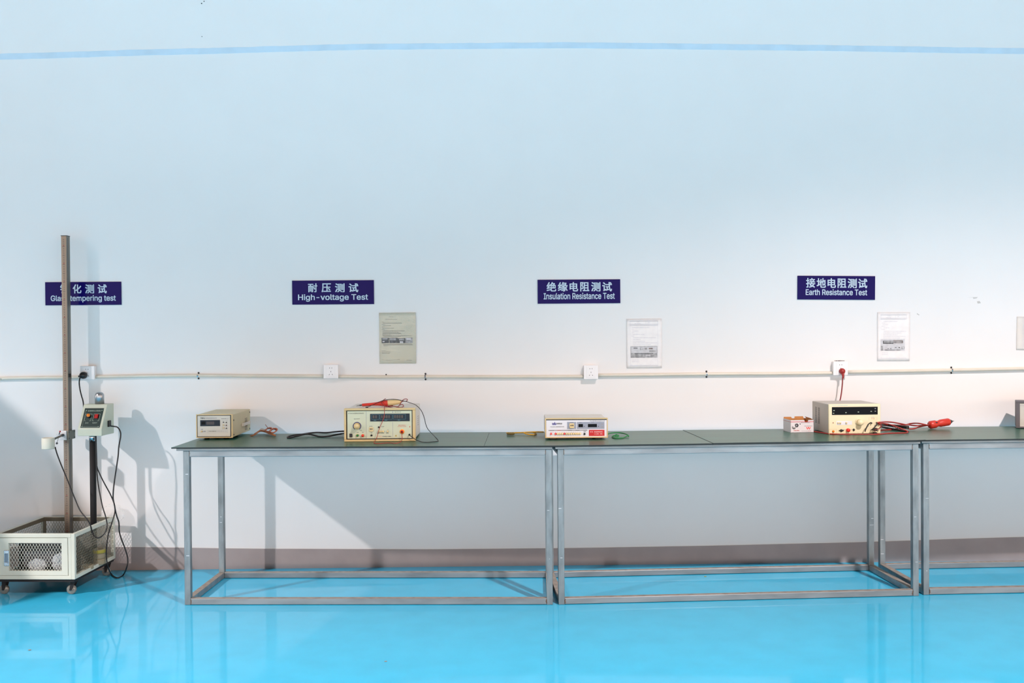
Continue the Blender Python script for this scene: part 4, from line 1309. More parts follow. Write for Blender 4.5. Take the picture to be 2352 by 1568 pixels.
# ------------------------------------------------------------------ carton
cx0, cx1, cyf, cdp = 1.556, 1.682, -0.335, 0.115
ct = thing('carton', 'small white carton with a red stripe and open top left of the cream tester', 'box', ((cx0 + cx1) / 2, cyf + cdp / 2, ZM + .0015), 0.05)
W2, D2, H2 = (cx1 - cx0) / 2, cdp / 2, .066
b = MB()
th = .0016
b.box((-W2, -D2, 0), (W2, D2, th), CARTON)
b.box((-W2, -D2, th), (-W2 + th, D2, H2), CARTON)
b.box((W2 - th, -D2, th), (W2, D2, H2), CARTON)
b.box((-W2 + th, D2 - th, th), (W2 - th, D2, H2), CARTON)
# front with a thumb notch
nx0, nx1, nz = .012, .034, H2 - .012
b.prism([(-W2, -D2, 0), (W2, -D2, 0), (W2, -D2, H2), (nx1, -D2, H2), (nx1 - .004, -D2, nz), (nx0 + .004, -D2, nz), (nx0, -D2, H2), (-W2, -D2, H2)], (0, th, 0), CARTON)
b.box((-W2 + th + .0002, -D2 + th + .0003, .01), (W2 - th - .0002, -D2 + th + .0012, H2 - .012), CARDB)
b.box((-W2 + th, D2 - th - .0012, .01), (W2 - th, D2 - th - .0002, H2), CARDB)
b.box((W2 - th - .0012, -D2 + th, .01), (W2 - th - .0002, D2 - th - .0014, H2), CARDB)
b.box((-W2 + th + .0002, -D2 + th, .01), (-W2 + th + .0012, D2 - th - .0014, H2), CARDB)


def cz_(x, y):
    u = (x - 815) / (2050 - 815)
    return -W2 + u * 2 * W2, H2 - (y - (500 - 60 * u)) / (720) * H2 + .0


b.build('card_box', ct)
b = MB()
yo = -D2 - .0003
b.box((-W2, yo, H2 - .0105), (W2, yo + .0003, H2 - .0078), REDPLATE)
b.box((-W2 - .0003, -D2, H2 - .0105), (-W2, D2, H2 - .0085), mat('faded_red_stripe', (206, 120, 120), .6))
# light fitting picture
b.cyl((-.045, yo, .028), (-.045, yo + .0003, .028), .0105, INKL)
b.cyl((-.043, yo - .0002, .031), (-.043, yo, .031), .0088, CARTON)
b.cyl((-.030, yo - .0003, .038), (-.030, yo, .038), .0100, INK)
b.cyl((-.031, yo - .0005, .036), (-.031, yo - .0002, .036), .0055, INKL)
b.cyl((-.011, yo - .0001, .045), (-.011, yo + .0003, .045), .0030, INK)
b.text('室内灯具节能灯', -.006, .044, .0505, .0545, yo, INK)
b.text('节能灯照明', -.048, -.016, .0085, .0125, yo, REDINK, .02)
for x0, x1, z0_, z1_, m_, s_ in ((.012, .055, .0325, .0355, INKL, 2), (-.004, .045, .0065, .0085, INKL, 3), (.030, .045, .0065, .0085, REDINK, 4)):
    x = x0
    random.seed(s_)
    while x < x1:
        n = random.uniform(.0015, .004)
        b.box((x, yo - .0001, z0_), (x + n, yo + .0002, z1_), m_)
        x += n + .0008
for k in range(2):                                # two linked slanted strokes like the red emblem
    x = .022 + k * .011
    b.prism([(x, yo, .029), (x + .004, yo, .029), (x + .008, yo, .016), (x + .005, yo, .016)], (0, .0003, 0), REDB)
    b.prism([(x + .011, yo, .029), (x + .0142, yo, .029), (x + .009, yo, .016), (x + .006, yo, .016)], (0, .0003, 0), REDB)
b.build('printed_label', ct)
b = MB()
for (x0, x1, tl) in ((-W2 + th, -W2 + .048, .008), (-W2 + .062, W2 - .012, .010)):
    b.prism([(x0, D2 - .0005, H2), (x1, D2 - .0005, H2), (x1 - .004, D2 + .001, H2 + tl), (x0 + .002, D2 + .001, H2 + tl)], (0, .0012, 0), CARDB)
b.build('back_flap', ct)
b = MB()
b.prism([(W2, -D2 + .004, H2), (W2, D2 - .004, H2), (W2 - .010, D2 - .01, H2 + .010), (W2 - .010, -D2 + .02, H2 + .008)], (.0012, 0, 0), CARDB)
b.build('side_flap', ct)

# ------------------------------------------------------------------ earth resistance tester
I = Inst('earth_tester', 'cream fronted tester with a wide black display right of the small carton', 'tester', 1.724, 2.000, -0.445, 0.26, 0.781, 0.937,
         (380, 1468, 138, 106, 722, 690), (1860, 915, 9.046), rot=0.02)
b = MB()
b.box((-I.w / 2 + .002, I.yf + .006, I.z0), (I.w / 2 - .002, I.d / 2, I.z1 - .001), EARTHC, .003)
for c in range(2):
    for k in range(16):
        y = I.d / 2 - .05 - c * .045
        b.box((-I.w / 2 + .0013, y - .022, .045 + k * .0055), (-I.w / 2 + .0022, y, .0475 + k * .0055), SLOT)
b.build('case', I.t)
b = MB()
b.box((-I.w / 2, I.yf, I.z0 - .001), (I.w / 2, I.yf + .012, I.z1), EARTHP, .005, 3)
I.frame(b, 385, 612, 552, 712, 6, mat('cream_groove', (206, 190, 150), .5), .0004, .001)
I.bars(b, 450, 142, 780, 158, mat('pale_teal_print', (190, 206, 196), .6), .0004, 4, 22)
I.plate(b, 540, 455, 865, 530, PANELS, .0008, .001)
I.bars(b, 1268, 380, 1335, 392, INKL, .0005, 5, 12)
I.frame(b, 1215, 385, 1390, 445, 5, mat('cream_groove_b', (220, 204, 164), .5), .0004, .001)
I.plate(b, 1280, 405, 1290, 420, REDINK, .0008, .001)
I.plate(b, 1318, 405, 1328, 425, REDINK, .0008, .001)
I.plate(b, 640, 624, 900, 629, INKL, .0005, .0006)
b.build('front_panel', I.t)
b = MB()
I.plate(b, 448, 180, 1402, 332, DISPB, .002, .002)
for x, y in ((488, 246), (478, 300), (738, 290), (998, 280), (1266, 270), (1352, 216), (1352, 268)):
    I.plate(b, x - 14, y - 7, x + 14, y + 7, PALEINK if x != 1352 else INKL, .0024, .0006)
b.build('display', I.t)
for x in (575, 620, 745):
    b = MB()
    I.cyl(b, x, 492, 18, CREAMB, .001, .007, 15, 14)
    b.build('push_button', I.t)
b = MB()
I.cyl(b, 472, 488, 11, mat('brown_led', (150, 84, 40), .4), 0, .002, n=10)
b.build('indicator_lamp', I.t)
b = MB()
I.cyl(b, 1010, 480, 78, EARTHP, 0, .003, 76, 32)
I.cyl(b, 1020, 482, 66, mat('pale_cream_knob', (240, 226, 186), .35), .003, .026, 56, 32)
b.build('control_knob', I.t)
b = MB()
I.cyl(b, 474, 655, 24, ORANGE, 0, .005, 21, 16)
b.build('power_button', I.t)
b = MB()
I.cyl(b, 640, 640, 30, BLACK, 0, .006, 24, 8)
I.plate(b, 592, 630, 690, 646, BLACK, .005, .005)
b.build('black_terminal', I.t)
b = MB()
I.cyl(b, 778, 634, 38, REDB, 0, .012, 36, 24)
b.build('red_terminal', I.t)
b = MB()
I.cyl(b, 902, 628, 25, BLACK, 0, .006, 18, 16)
b.build('jack_socket', I.t)
for x, y in ((1262, 498), (1385, 496)):
    b = MB()
    I.cyl(b, x, y, 20, CHROME, 0, .008, 16, 14)
    I.cyl(b, x, y, 12, BLACK, .008, .012, 10, 12)
    b.build('binding_post', I.t)
for x in (-.11, .11):
    for y in (I.yf + .04, I.d / 2 - .04):
        b = MB()
        b.cyl((x, y, 0), (x, y, I.z0 + .002), .012, BLACK, n=14)
        b.build('foot', I.t)


def ez(x, y):
    return 1860 + x / 9.046, 915 + y / 9.046


def gz(x, y):
    return 2000 + x / 6.682, 880 + y / 6.682


# red lead running from behind the carton under the tester front and back in a loop
zz = ZM + .0045
pg = thing('earth_probe', 'red probe gun with red and black leads lying right of the cream tester', 'probe', atz(2150, 984, ZM), 0)
og = pg.location.copy()
b = MB()


def G(p):
    return p - og


def gl(x, y, Y):
    return at(*gz(x, y), Y) - og


A_, B_ = gl(905, 640, -.20), gl(1200, 590, -.18)
ax = B_ - A_
Lg = ax.length
b.lathe([(0, -.006), (.016, -.004), (.0215, .003), (.0215, Lg * .28), (.017, Lg * .36), (.0165, Lg * .45), (.0205, Lg * .54), (.0205, Lg * .95), (.0185, Lg), (0, Lg)], A_, ax, REDPL, 24)
b.build('probe_body', pg)
b = MB()
b.lathe([(.0165, 0), (.011, .010), (.005, .020), (.002, .024), (.0015, .030), (0, .031)], B_, ax, INK, 18)
b.build('probe_tip', pg)
b = MB()
c = A_.lerp(B_, .27) + Vector((0, -.017, .009))
b.sphere(c, .006, BLACK, (1.4, .6, .8), 8)
b.build('trigger', pg)
b = MB()
rc = .0038
R_ = [atz(1868, 990.5, zz), atz(1885, 993, zz), atz(1908, 996.2, zz), atz(1940, 996.8, zz), atz(*ez(1100, 742), zz), atz(*ez(1400, 742), zz), atz(*ez(1600, 725), zz), atz(*ez(1850, 716), zz), atz(*ez(2000, 712), zz), atz(*ez(2038, 695), zz + .002), atz(*ez(1980, 655), zz + .012), atz(*ez(1850, 605), zz + .024), atz(*ez(1700, 552), zz + .036), atz(*ez(1600, 525), zz + .040), at(*ez(1480, 512), -.43), at(*ez(1440, 540), -.45), atz(*ez(1480, 585), zz + .028), atz(*ez(1400, 650), zz + .012), atz(*ez(1330, 650), zz + .012)]
b.tube([G(p) for p in R_], rc * .85, REDCAB, n=8)
R_ = [at(*ez(1390, 512), -.46), at(*ez(1450, 494), -.45), atz(*ez(1560, 484), zz + .052), atz(*ez(1700, 490), zz + .045), atz(*ez(1850, 515), zz + .035), atz(*ez(2000, 545), zz + .028), atz(*gz(600, 640), zz + .02), atz(*gz(700, 650), zz + .02), atz(*gz(800, 645), zz + .02), A_ + og]
b.tube([G(p) for p in R_], rc, REDCAB, n=8)
R_ = [atz(*gz(880, 645), zz + .02), atz(*gz(760, 618), zz + .032), atz(*gz(680, 612), zz + .03), atz(*gz(600, 620), zz + .025), atz(*gz(520, 640), zz + .018), atz(*gz(420, 642), zz + .018), atz(*gz(330, 640), zz + .02), atz(*gz(260, 640), zz + .022), atz(*gz(200, 620), zz + .035), at(*ez(1400, 515), -.46)]
b.tube([G(p) for p in R_], rc, REDCAB, n=8)
R_ = [A_ + og, atz(*gz(760, 665), zz + .012), atz(*gz(650, 698), zz + .004), atz(*gz(560, 692), zz + .006), atz(*gz(480, 660), zz + .018), atz(*gz(380, 650), zz + .022)]
b.tube([G(p) for p in R_], rc, REDCAB, n=8)
R_ = [atz(*gz(500, 695), zz + .004), atz(*gz(400, 705), zz), atz(*gz(280, 712), zz), atz(*gz(180, 718), zz), atz(*gz(80, 735), zz), atz(*gz(20, 700), zz + .01), atz(*gz(60, 680), zz + .018), atz(*gz(110, 740), zz), atz(*gz(80, 760), zz), atz(*gz(40, 690), zz + .018), atz(*gz(0, 720), zz + .006)]
b.tube([G(p) for p in R_], rc, REDCAB, n=8)
b.build('red_lead', pg)
b = MB()
R_ = [at(*ez(1262, 500), -.458), at(*ez(1210, 540), -.475), at(*ez(1180, 600), -.49), at(*ez(1155, 660), -.49), at(*ez(1148, 690), -.49)]
b.tube([G(p) for p in R_], .0028, BLKCAB, n=8)
R_ = [at(*ez(1385, 498), -.458), at(*ez(1400, 525), -.47), at(*ez(1360, 580), -.48), at(*ez(1300, 640), -.48), atz(*ez(1240, 660), zz + .01)]
b.tube([G(p) for p in R_], .0028, BLKCAB, n=8)
R_ = [at(*ez(1470, 520), -.44), at(*ez(1480, 585), -.46), at(*ez(1420, 630), -.47), at(*ez(1340, 655), -.47)]
b.tube([G(p) for p in R_], .0022, DREDCAB, n=8)
b.build('black_lead', pg)


def clamp(p0, p1, r):
    b = MB()
    d = (p1 - p0)
    L = d.length
    side = d.cross(Vector((0, 0, 1))).normalized()
    up = side.cross(d).normalized()
    for s in (-1, 1):
        q = [p0 + up * s * r * .3, p0 + up * s * r * 1.1, p0 + d * .45 + up * s * r * .9, p1 + up * s * r * .35, p1 + up * s * r * .08, p0 + d * .45 + up * s * r * .2]
        b.prism([x - side * r * .5 for x in q], side * r, BLACK, .0008)
    b.cyl(p0 + d * .45 - side * r * .7, p0 + d * .45 + side * r * .7, r * .35, CHROME, n=10)
    o_ = b.build('crocodile_clamp', pg)
    return o_


clamp(G(atz(2085, 987, ZM + .012)), G(atz(2022, 977, ZM + .018)), .019)
clamp(G(atz(2012, 992, ZM + .014)), G(atz(1996, 981, ZM + .026)), .018)

# red mains cord from the right socket
rp = thing('power_cord', 'red plug and cord hanging from the socket below the rightmost sign', 'cable', at(1933, 853, -SD), 0)
o_r = rp.location.copy()
b = MB()
p = at(1933.5, 852, -SD - .002) - o_r
b.lathe([(.0165, 0), (.0168, .006), (.015, .016), (.010, .022), (0, .024)], p, (0, -1, 0), REDCAB, 20)
b.lathe([(.0085, 0), (.0070, .014), (.0052, .026), (.0046, .034)], p + Vector((.002, -.012, -.008)), (.05, 0, -1), REDCAB, 14)
b.build('plug', rp)
b = MB()
R_ = [at(1935.2, 866, -SD - .016), at(1935, 878, -.055), at(1933.5, 895, -.06), at(1931, 912, -.08), at(1928.5, 922, -.12), at(1927, 930, -.16)]
b.tube([x - o_r for x in R_], .0036, DREDCAB, n=8)
b.build('cord', rp)

# ------------------------------------------------------------------ instrument cut by the right edge
I = Inst('bench_meter', 'grey bezelled instrument at the right edge, mostly outside the photo', 'tester', 2.930, 3.25, -0.20, 0.20, ZM + .003, 0.925, (0, 1, 0, 0, 1, 1), (0, 0, 1), rot=-0.42)
p = at(2333, 950, -.215)
_c = Matrix.Rotation(-0.42, 3, 'Z') @ Vector((-.16, -.10, 0))
I.t.location = (p.x - _c.x, p.y - _c.y, ZM + .003)
b = MB()
b.box((-.155, I.yf + .015, .002), (.155, I.d / 2 - .06, .146), GREYINS, .004)
b.build('case', I.t)
b = MB()
for q in ((-.16, .136, .16, .150), (-.16, 0, .16, .008), (-.16, .008, -.140, .136), (.140, .008, .16, .136)):
    b.box((q[0], I.yf - .004, q[1]), (q[2], I.yf + .02, q[3]), GREYINS, .002)
b.build('front_bezel', I.t)
b = MB()
b.box((-.1395, I.yf, .0085), (.1395, I.yf + .012, .1355), LGREY)
b.box((-.139, I.yf - .0006, .122), (.139, I.yf, .123), INKL)
b.build('front_panel', I.t)

# ------------------------------------------------------------------ tempering test stand on its cage trolley
CROT = math.radians(-3.0)
XL, XR, YF, YB, ZC0, ZC1 = -2.560, -2.148, -0.540, -0.070, 0.086, 0.319
ox, oy = (XL + XR) / 2, (YF + YB) / 2
st = thing('tempering_tester', 'pale steel mesh trolley with tall ruler post and control box at the left', 'test stand', (ox, oy, 0), CROT)
RI = Matrix.Rotation(-CROT, 3, 'Z')


def SL(p):
    return RI @ (Vector(p) - Vector((ox, oy, 0)))


hw_, hd_ = (XR - XL) / 2, (YB - YF) / 2
fr = .019
b = MB()
# corner posts and rails of the cage
for sx in (-1, 1):
    for sy in (-1, 1):
        x0, y0 = sx * hw_, sy * hd_
        b.box((min(x0, x0 - sx * fr), min(y0, y0 - sy * fr), ZC0), (max(x0, x0 - sx * fr), max(y0, y0 - sy * fr), ZC1), CART, .0025)
for z0, z1 in ((ZC0, ZC0 + .020), (ZC1 - .020, ZC1)):
    for sy in (-1, 1):
        y0 = sy * hd_
        b.box((-hw_ + fr, min(y0, y0 - sy * fr), z0), (hw_ - fr, max(y0, y0 - sy * fr), z1), CART, .002)
    for sx in (-1, 1):
        x0 = sx * hw_
        b.box((min(x0, x0 - sx * fr), -hd_ + fr, z0), (max(x0, x0 - sx * fr), hd_ - fr, z1), CART, .002)
# right front stile beside the door
b.box((hw_ - .034, -hd_ + .001, ZC0 + .02), (hw_ - fr, -hd_ + fr, ZC1 - .02), CART)
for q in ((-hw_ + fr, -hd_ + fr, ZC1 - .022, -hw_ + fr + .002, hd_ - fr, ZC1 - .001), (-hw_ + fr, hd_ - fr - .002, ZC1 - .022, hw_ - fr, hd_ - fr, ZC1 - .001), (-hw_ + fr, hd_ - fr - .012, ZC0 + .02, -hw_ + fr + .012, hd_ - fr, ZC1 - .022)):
    b.box(q[:3], q[3:], MESHIN)  # thin dark liners paint shade onto the inner frame faces
b.build('cage_frame', st)
b = MB()
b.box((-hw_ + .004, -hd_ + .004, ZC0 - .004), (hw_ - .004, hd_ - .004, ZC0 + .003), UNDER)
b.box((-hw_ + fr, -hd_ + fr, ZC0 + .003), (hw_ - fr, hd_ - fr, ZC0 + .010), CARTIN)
b.build('base_plate', st)


def lattice(o0, du, dv, W_, H_, nrm, m, pu=.0158, slope=1.66, wd=.0013, th=.0012):
    """diamond mesh panel: origin, unit u, unit v, size"""
    b = MB()
    o0, du, dv, nrm = Vector(o0), Vector(du), Vector(dv), Vector(nrm)
    for s in (1, -1):
        k = -int(H_ / slope / pu) - 2
        while k * pu < W_ + H_ / slope + pu:
            u0 = k * pu
            # line u = u0 + s*v/slope
            pts = []
            va, vb = 0.0, H_
            if s == 1:
                lo, hi = (0 - u0) * slope, (W_ - u0) * slope
            else:
                lo, hi = (u0 - W_) * slope, (u0 - 0) * slope
            va, vb = max(va, lo), min(vb, hi)
            if vb - va > .002:
                A = o0 + du * (u0 + s * va / slope) + dv * va
                B = o0 + du * (u0 + s * vb / slope) + dv * vb
                d = (B - A).normalized()
                sd = d.cross(nrm).normalized() * wd / 2
                off = nrm * (th / 2) * (1.02 if s == 1 else 0.98)
                b.prism([A - sd - off, A + sd - off, B + sd - off, B - sd - off], nrm * th, m)
            k += 1
    return b


zl, zh = ZC0 + .018, ZC1 - .018
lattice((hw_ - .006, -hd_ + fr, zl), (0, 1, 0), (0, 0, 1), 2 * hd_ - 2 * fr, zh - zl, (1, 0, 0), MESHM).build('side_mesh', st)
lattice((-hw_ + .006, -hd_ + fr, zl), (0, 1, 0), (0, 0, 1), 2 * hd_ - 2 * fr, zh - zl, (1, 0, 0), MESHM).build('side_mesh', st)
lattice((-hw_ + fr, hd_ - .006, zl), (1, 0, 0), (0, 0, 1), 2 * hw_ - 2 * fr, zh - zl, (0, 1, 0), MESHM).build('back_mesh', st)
# door with its own mesh window
dx0, dx1 = -hw_ + fr + .002, hw_ - .036
dz0, dz1 = ZC0 + .0215, ZC1 - .0215
wx0, wx1 = hw_ - .036 - .030 - .276, hw_ - .036 - .031
wz0, wz1 = dz0 + .023, dz1 - .025
b = MB()
yd0, yd1 = -hd_ - .0015, -hd_ + .012
for q in ((dx0, dz0, dx1, wz0), (dx0, wz1, dx1, dz1), (dx0, wz0, wx0, wz1), (wx1, wz0, dx1, wz1)):
    b.box((q[0], yd0, q[1]), (q[2], yd1, q[3]), CART)
door = b.build('door', st)
lattice((wx0, -hd_ + .005, wz0), (1, 0, 0), (0, 0, 1), wx1 - wx0, wz1 - wz0, (0, 1, 0), CART).build('door_mesh', door)
b = MB()
hx = SL(at(13.5, 1276, YF)).x
b.box((hx - .013, yd0 - .003, dz0 + .048), (hx + .013, yd0 + .001, dz0 + .128), CHROME, .002)
b.box((hx - .009, yd0 - .005, dz0 + .062), (hx + .009, yd0 - .002, dz0 + .112), mat('bluish_latch_metal', (120, 140, 156), .3, metal=.6), .001)
b.box((hx - .009, yd0 - .010, dz0 + .060), (hx + .009, yd0 - .002, dz0 + .068), CHROME, .001)
b.build('latch', door)
# underframe and casters
b = MB()
b.box((-hw_ + .008, -hd_ + .008, ZC0 - .014), (hw_ - .008, hd_ - .008, ZC0 - .003), UNDER)
b.build('underframe', st)
for sx in (-1, 1):
    for sy in (-1, 1):
        x, y = sx * (hw_ - .026), sy * (hd_ - .045)
        b = MB()
        b.cyl((x, y, ZC0 - .022), (x, y, ZC0 - .013), .018, UNDER, n=16)
        dxw = -.014 if sx * sy < 0 else -.006
        for q in (-1, 1):
            b.prism([(x - .012, y + q * .013, ZC0 - .022), (x + .012, y + q * .013, ZC0 - .022), (x + dxw + .006, y + q * .013, .022), (x + dxw - .006, y + q * .013, .022)], (0, .0018 * q, 0), UNDER)
        f = b.build('caster_fork', st)
        b = MB()
        r = .0245
        b.lathe([(.006, -.001), (.010, 0), (.013, .002), (r - .004, .001), (r, .005), (r, .015), (r - .004, .019), (.013, .018), (.010, .020), (.006, .021)], (x + dxw, y - .010, r), (0, 1, 0), WHEEL, 24)
        b.cyl((x + dxw, y - .013, r), (x + dxw, y + .013, r), .005, CHROME, n=10)
        b.build('caster_wheel', f)
# ruler post
px_, py_ = at(151.8, 1000, -.132).x, -.132
pc = SL((px_, py_, 0))
b = MB()
hw2, dp2 = .0150, .040
zt = at(152, 540.5, -.150).z
b.box((pc.x - hw2, pc.y, ZC0 + .006), (pc.x + hw2, pc.y + dp2, zt), ALU, .0015)
b.box((pc.x + hw2 - .001, pc.y + .012, ZC0 + .05), (pc.x + hw2 + .0006, pc.y + .017, zt - .01), GREYINS)
b.box((pc.x - hw2 - .0012, pc.y - .0015, zt - .001), (pc.x + hw2 + .0012, pc.y + dp2, zt + .002), UNDER)
post = b.build('ruler_post', st)
b = MB()
b.box((pc.x - hw2 + .0015, pc.y - .0012, ZC0 + .05), (pc.x + hw2 - .0015, pc.y + .001, zt - .002), ALUF)
z = ZC0 + .06
k = 0
while z < zt - .012:
    big = k % 10 == 0
    b.box((pc.x - .0035 - (.003 if k % 5 == 0 else 0), pc.y - .0016, z), (pc.x + .0035 + (.002 if k % 5 == 0 else 0), pc.y - .0010, z + .0026), TICK)
    if big:
        b.box((pc.x - .003, pc.y - .0017, z + .0045), (pc.x + .003, pc.y - .0010, z + .0085), TICKR)
    z += .0098
    k += 1
b.build('ruler_scale', post)
b = MB()
p = SL(at(159.5, 862, -.13))
b.box((pc.x + hw2 - .0005, pc.y + .004, p.z - .010), (pc.x + hw2 + .004, pc.y + .022, p.z + .010), BLACK)
b.build('end_stop', post)
# clamp block
zb0, zb1 = at(152, 1011, -.18).z, at(152, 990, -.18).z
b = MB()
b.box((pc.x - hw2 - .003, pc.y - .030, zb0), (pc.x + hw2 + .001, pc.y - .0025, zb1), BLOCK, .001)
b.box((pc.x + hw2 + .001, pc.y - .026, zb0 + .001), (pc.x + hw2 + .012, pc.y + dp2 + .01, zb1 - .001), ALU, .001)
b.box((pc.x - hw2 - .012, pc.y - .022, zb0 - .001), (pc.x - hw2 - .003, pc.y + dp2 + .01, zb1), BLOCK, .001)
blk = b.build('clamp_block', st)
for y in (pc.y - .020, pc.y + dp2 + .002):
    for z in (zb0 + .008, zb1 - .008):
        b = MB()
        b.cyl((pc.x + hw2 + .011, y, z), (pc.x + hw2 + .0135, y, z), .0035, BLACK, n=10)
        b.build('bolt', blk)
b = MB()
q0 = Vector((pc.x - .002, pc.y - .034, (zb0 + zb1) / 2 + .002))
cupc = SL(at(110.5, 1017, -.27))
q1 = Vector((cupc.x + .028, cupc.y + .012, q0.z - .010))
b.cyl(q0 + Vector((0, .006, 0)), q0 + Vector((0, -.006, 0)), .008, GREYINS, n=14)
b.cyl(q0, q1, .0055, ALU, n=12)
b.cyl(q1, Vector((cupc.x + .015, cupc.y, q1.z - .004)), .0045, ALU, n=12)
b.build('support_arm', blk)
b = MB()
k0 = q0.lerp(q1, .42) + Vector((0, -.004, .010))
b.cyl(k0, k0 + Vector((0, 0, .006)), .010, CHROME, .008, 14)
b.cyl(k0 + Vector((.002, 0, .004)), k0 + Vector((.007, 0, .018)), .0026, BLACK, n=8)
b.sphere(k0 + Vector((.007, 0, .019)), .0045, REDBTN, n=7)
b.cyl(k0 + Vector((.002, -.004, -.010)), k0 + Vector((-.006, -.010, -.042)), .0012, GREYINS, n=6)
b.sphere(k0 + Vector((-.006, -.010, -.044)), .0058, GREYINS, n=8)
b.build('clamp_lever', blk)
# sensor cup on the arm
b = MB()
r = .0325
cz0, cz1 = SL(at(110, 1030.5, -.27)).z, SL(at(110, 1005, -.27)).z
b.lathe([(r - .004, .003), (r - .0005, 0), (r, .003), (r, cz1 - cz0 - .002), (r - .002, cz1 - cz0), (r - .006, cz1 - cz0), (r - .006, .006), (0, .006)], (cupc.x, cupc.y, cz0), (0, 0, 1), CUPM, 32, cap=False)
b.lathe([(r - .004, .003), (0, .003)], (cupc.x, cupc.y, cz0), (0, 0, 1), CUPM, 32, cap=False)
b.lathe([(r - .0062, cz1 - cz0 - .012), (0, cz1 - cz0 - .012)], (cupc.x, cupc.y, cz0), (0, 0, 1), CARDB, 32, cap=False)
b.build('sensor_cup', st)
# pole carrying the control box
pp = SL((-2.209, -.195, 0))
zbox0 = at(206, 1001, -.265).z
b = MB()
b.cyl((pp.x, pp.y, ZC0 + .010), (pp.x, pp.y, zbox0 - .032), .0162, UNDER, n=24)
pole = b.build('support_pole', st)
b = MB()
b.cyl((pp.x, pp.y, zbox0 - .034), (pp.x, pp.y, zbox0 + .004), .0185, CHROME, n=24)
b.box((pp.x + .010, pp.y - .019, zbox0 - .026), (pp.x + .018, pp.y - .015, zbox0 - .016), INK)
b.build('pole_collar', pole)
b = MB()
b.cyl((pp.x, pp.y, ZC0 + .010), (pp.x, pp.y, ZC0 + .018), .045, GREYINS, n=28)
b.build('pole_flange', pole)
# control box
xl, xr = SL(at(178, 1000, -.265)).x, SL(at(234.5, 1000, -.265)).x
y0 = SL((0, -.265, 0)).y + .002
hb1 = at(206, 985, -.265).z
zt_ = at(222, 928.5, -.20).z
bd = .150
cxm = (xl + xr) / 2
y0 = pp.y - .070
prof = [(y0, zbox0), (y0, hb1), (y0 + .072, zt_), (y0 + bd, zt_), (y0 + bd, zbox0)]
b = MB()
b.prism([(xl, y, z) for y, z in prof][::-1], (xr - xl, 0, 0), CARTBOX, .0025)
cb = b.build('control_box', st)
# sloping panel frame
sl0, sl1 = Vector((0, y0, hb1)), Vector((0, y0 + .072, zt_))
sd = (sl1 - sl0).normalized()
sn = Vector((0, -sd.z, sd.y))
LS = (sl1 - sl0).length
PX = Matrix((Vector((1, 0, 0)), -sn, sd)).transposed().to_4x4()
PX.translation = Vector((cxm, y0, hb1))
wB = (xr - xl) / 2


def panel(name, fn, parent=cb):
    b = MB()
    fn(b)
    o_ = b.build(name, parent)
    o_.matrix_local = PX
    return o_


pw = wB * .80
z0p, z1p = LS * .05, LS * .84


def _pl(b):
    b.box((-pw, -.0012, z0p), (pw, .001, z1p), PANELG)
    for q in ((-pw + .008, z0p + .004, pw - .004, z0p + .0052), (-pw + .008, z1p - .010, -pw + .0092, z0p + .004), (-pw + .008, z0p + .004, -pw + .0092, z1p - .010)):
        b.box((min(q[0], q[2]), -.0018, min(q[1], q[3])), (max(q[0], q[2]), -.0010, max(q[1], q[3])), PALEINK)
    for x0_ in (-pw + .012, .004):
        x1_ = x0_ + .036
        za, zb_ = z0p + .040, z0p + .082
        for q in ((x0_, zb_ - .0012, x1_, zb_), (x0_, za, x0_ + .0012, zb_), (x1_ - .0012, za, x1_, zb_), (x0_, za, x0_ + .008, za + .0012), (x1_ - .008, za, x1_, za + .0012)):
            b.box((q[0], -.0018, q[1]), (q[2], -.0010, q[3]), PALEINK)
    b.text('玻璃钢化试验机', -pw + .020, pw - .014, z1p - .020, z1p - .012, -.0013, PALEINK, .01)
    b.text('启动', -pw + .020, -pw + .038, z0p + .024, z0p + .032, -.0013, PALEINK)
    b.text('电源开', .008, .034, z0p + .024, z0p + .032, -.0013, PALEINK)
    for x, z in ((-pw + .008, z0p + .006), (pw - .008, z0p + .006), (-pw + .012, z1p - .014), (pw - .008, z1p - .014)):
        b.cyl((x, -.0010, z), (x, -.0026, z), .0026, PALEINK, n=8)


panel('control_panel', _pl)


def _ob(b):
    b.cyl((-.018, -.001, z0p + .066), (-.018, -.012, z0p + .066), .0105, BLACK, .009, 18)
    b.cyl((-.018, -.008, z0p + .067), (-.018, -.018, z0p + .067), .0092, ORANGE, .0086, 18)


panel('push_button', _ob)['label'] = 'orange push button'


def _rb(b):
    b.box((.010, -.004, z0p + .050), (.036, -.001, z0p + .080), BLACK, .001)
    b.box((.013, -.009, z0p + .053), (.032, -.003, z0p + .077), REDBTN, .002)


panel('rocker_switch', _rb)['label'] = 'red rocker switch'
b = MB()
dc = SL(at(226, 920, -.17))
dz = zt_
dtop = at(226, 900, -.17).z
rd = .0240
b.lathe([(rd, 0), (rd, dtop - dz - rd * .8), (rd * .93, dtop - dz - rd * .5), (rd * .72, dtop - dz - rd * .2), (rd * .4, dtop - dz - rd * .04), (0, dtop - dz)], (dc.x, y0 + .110, dz - .0005), (0, 0, 1), SATIN, 32)
b.build('dome_cap', cb)
b = MB()
bz = hb1 + .012
b.box((xr - .0005, y0 + .070, bz - .008), (xr + .009, y0 + .098, bz + .026), BLACK, .002)
b.build('cable_gland', cb)


# cables of the stand
def cable(name, pts, r):
    b = MB()
    b.tube([SL(p) for p in pts], r, BLKCAB, n=8)
    return b.build(name, st)


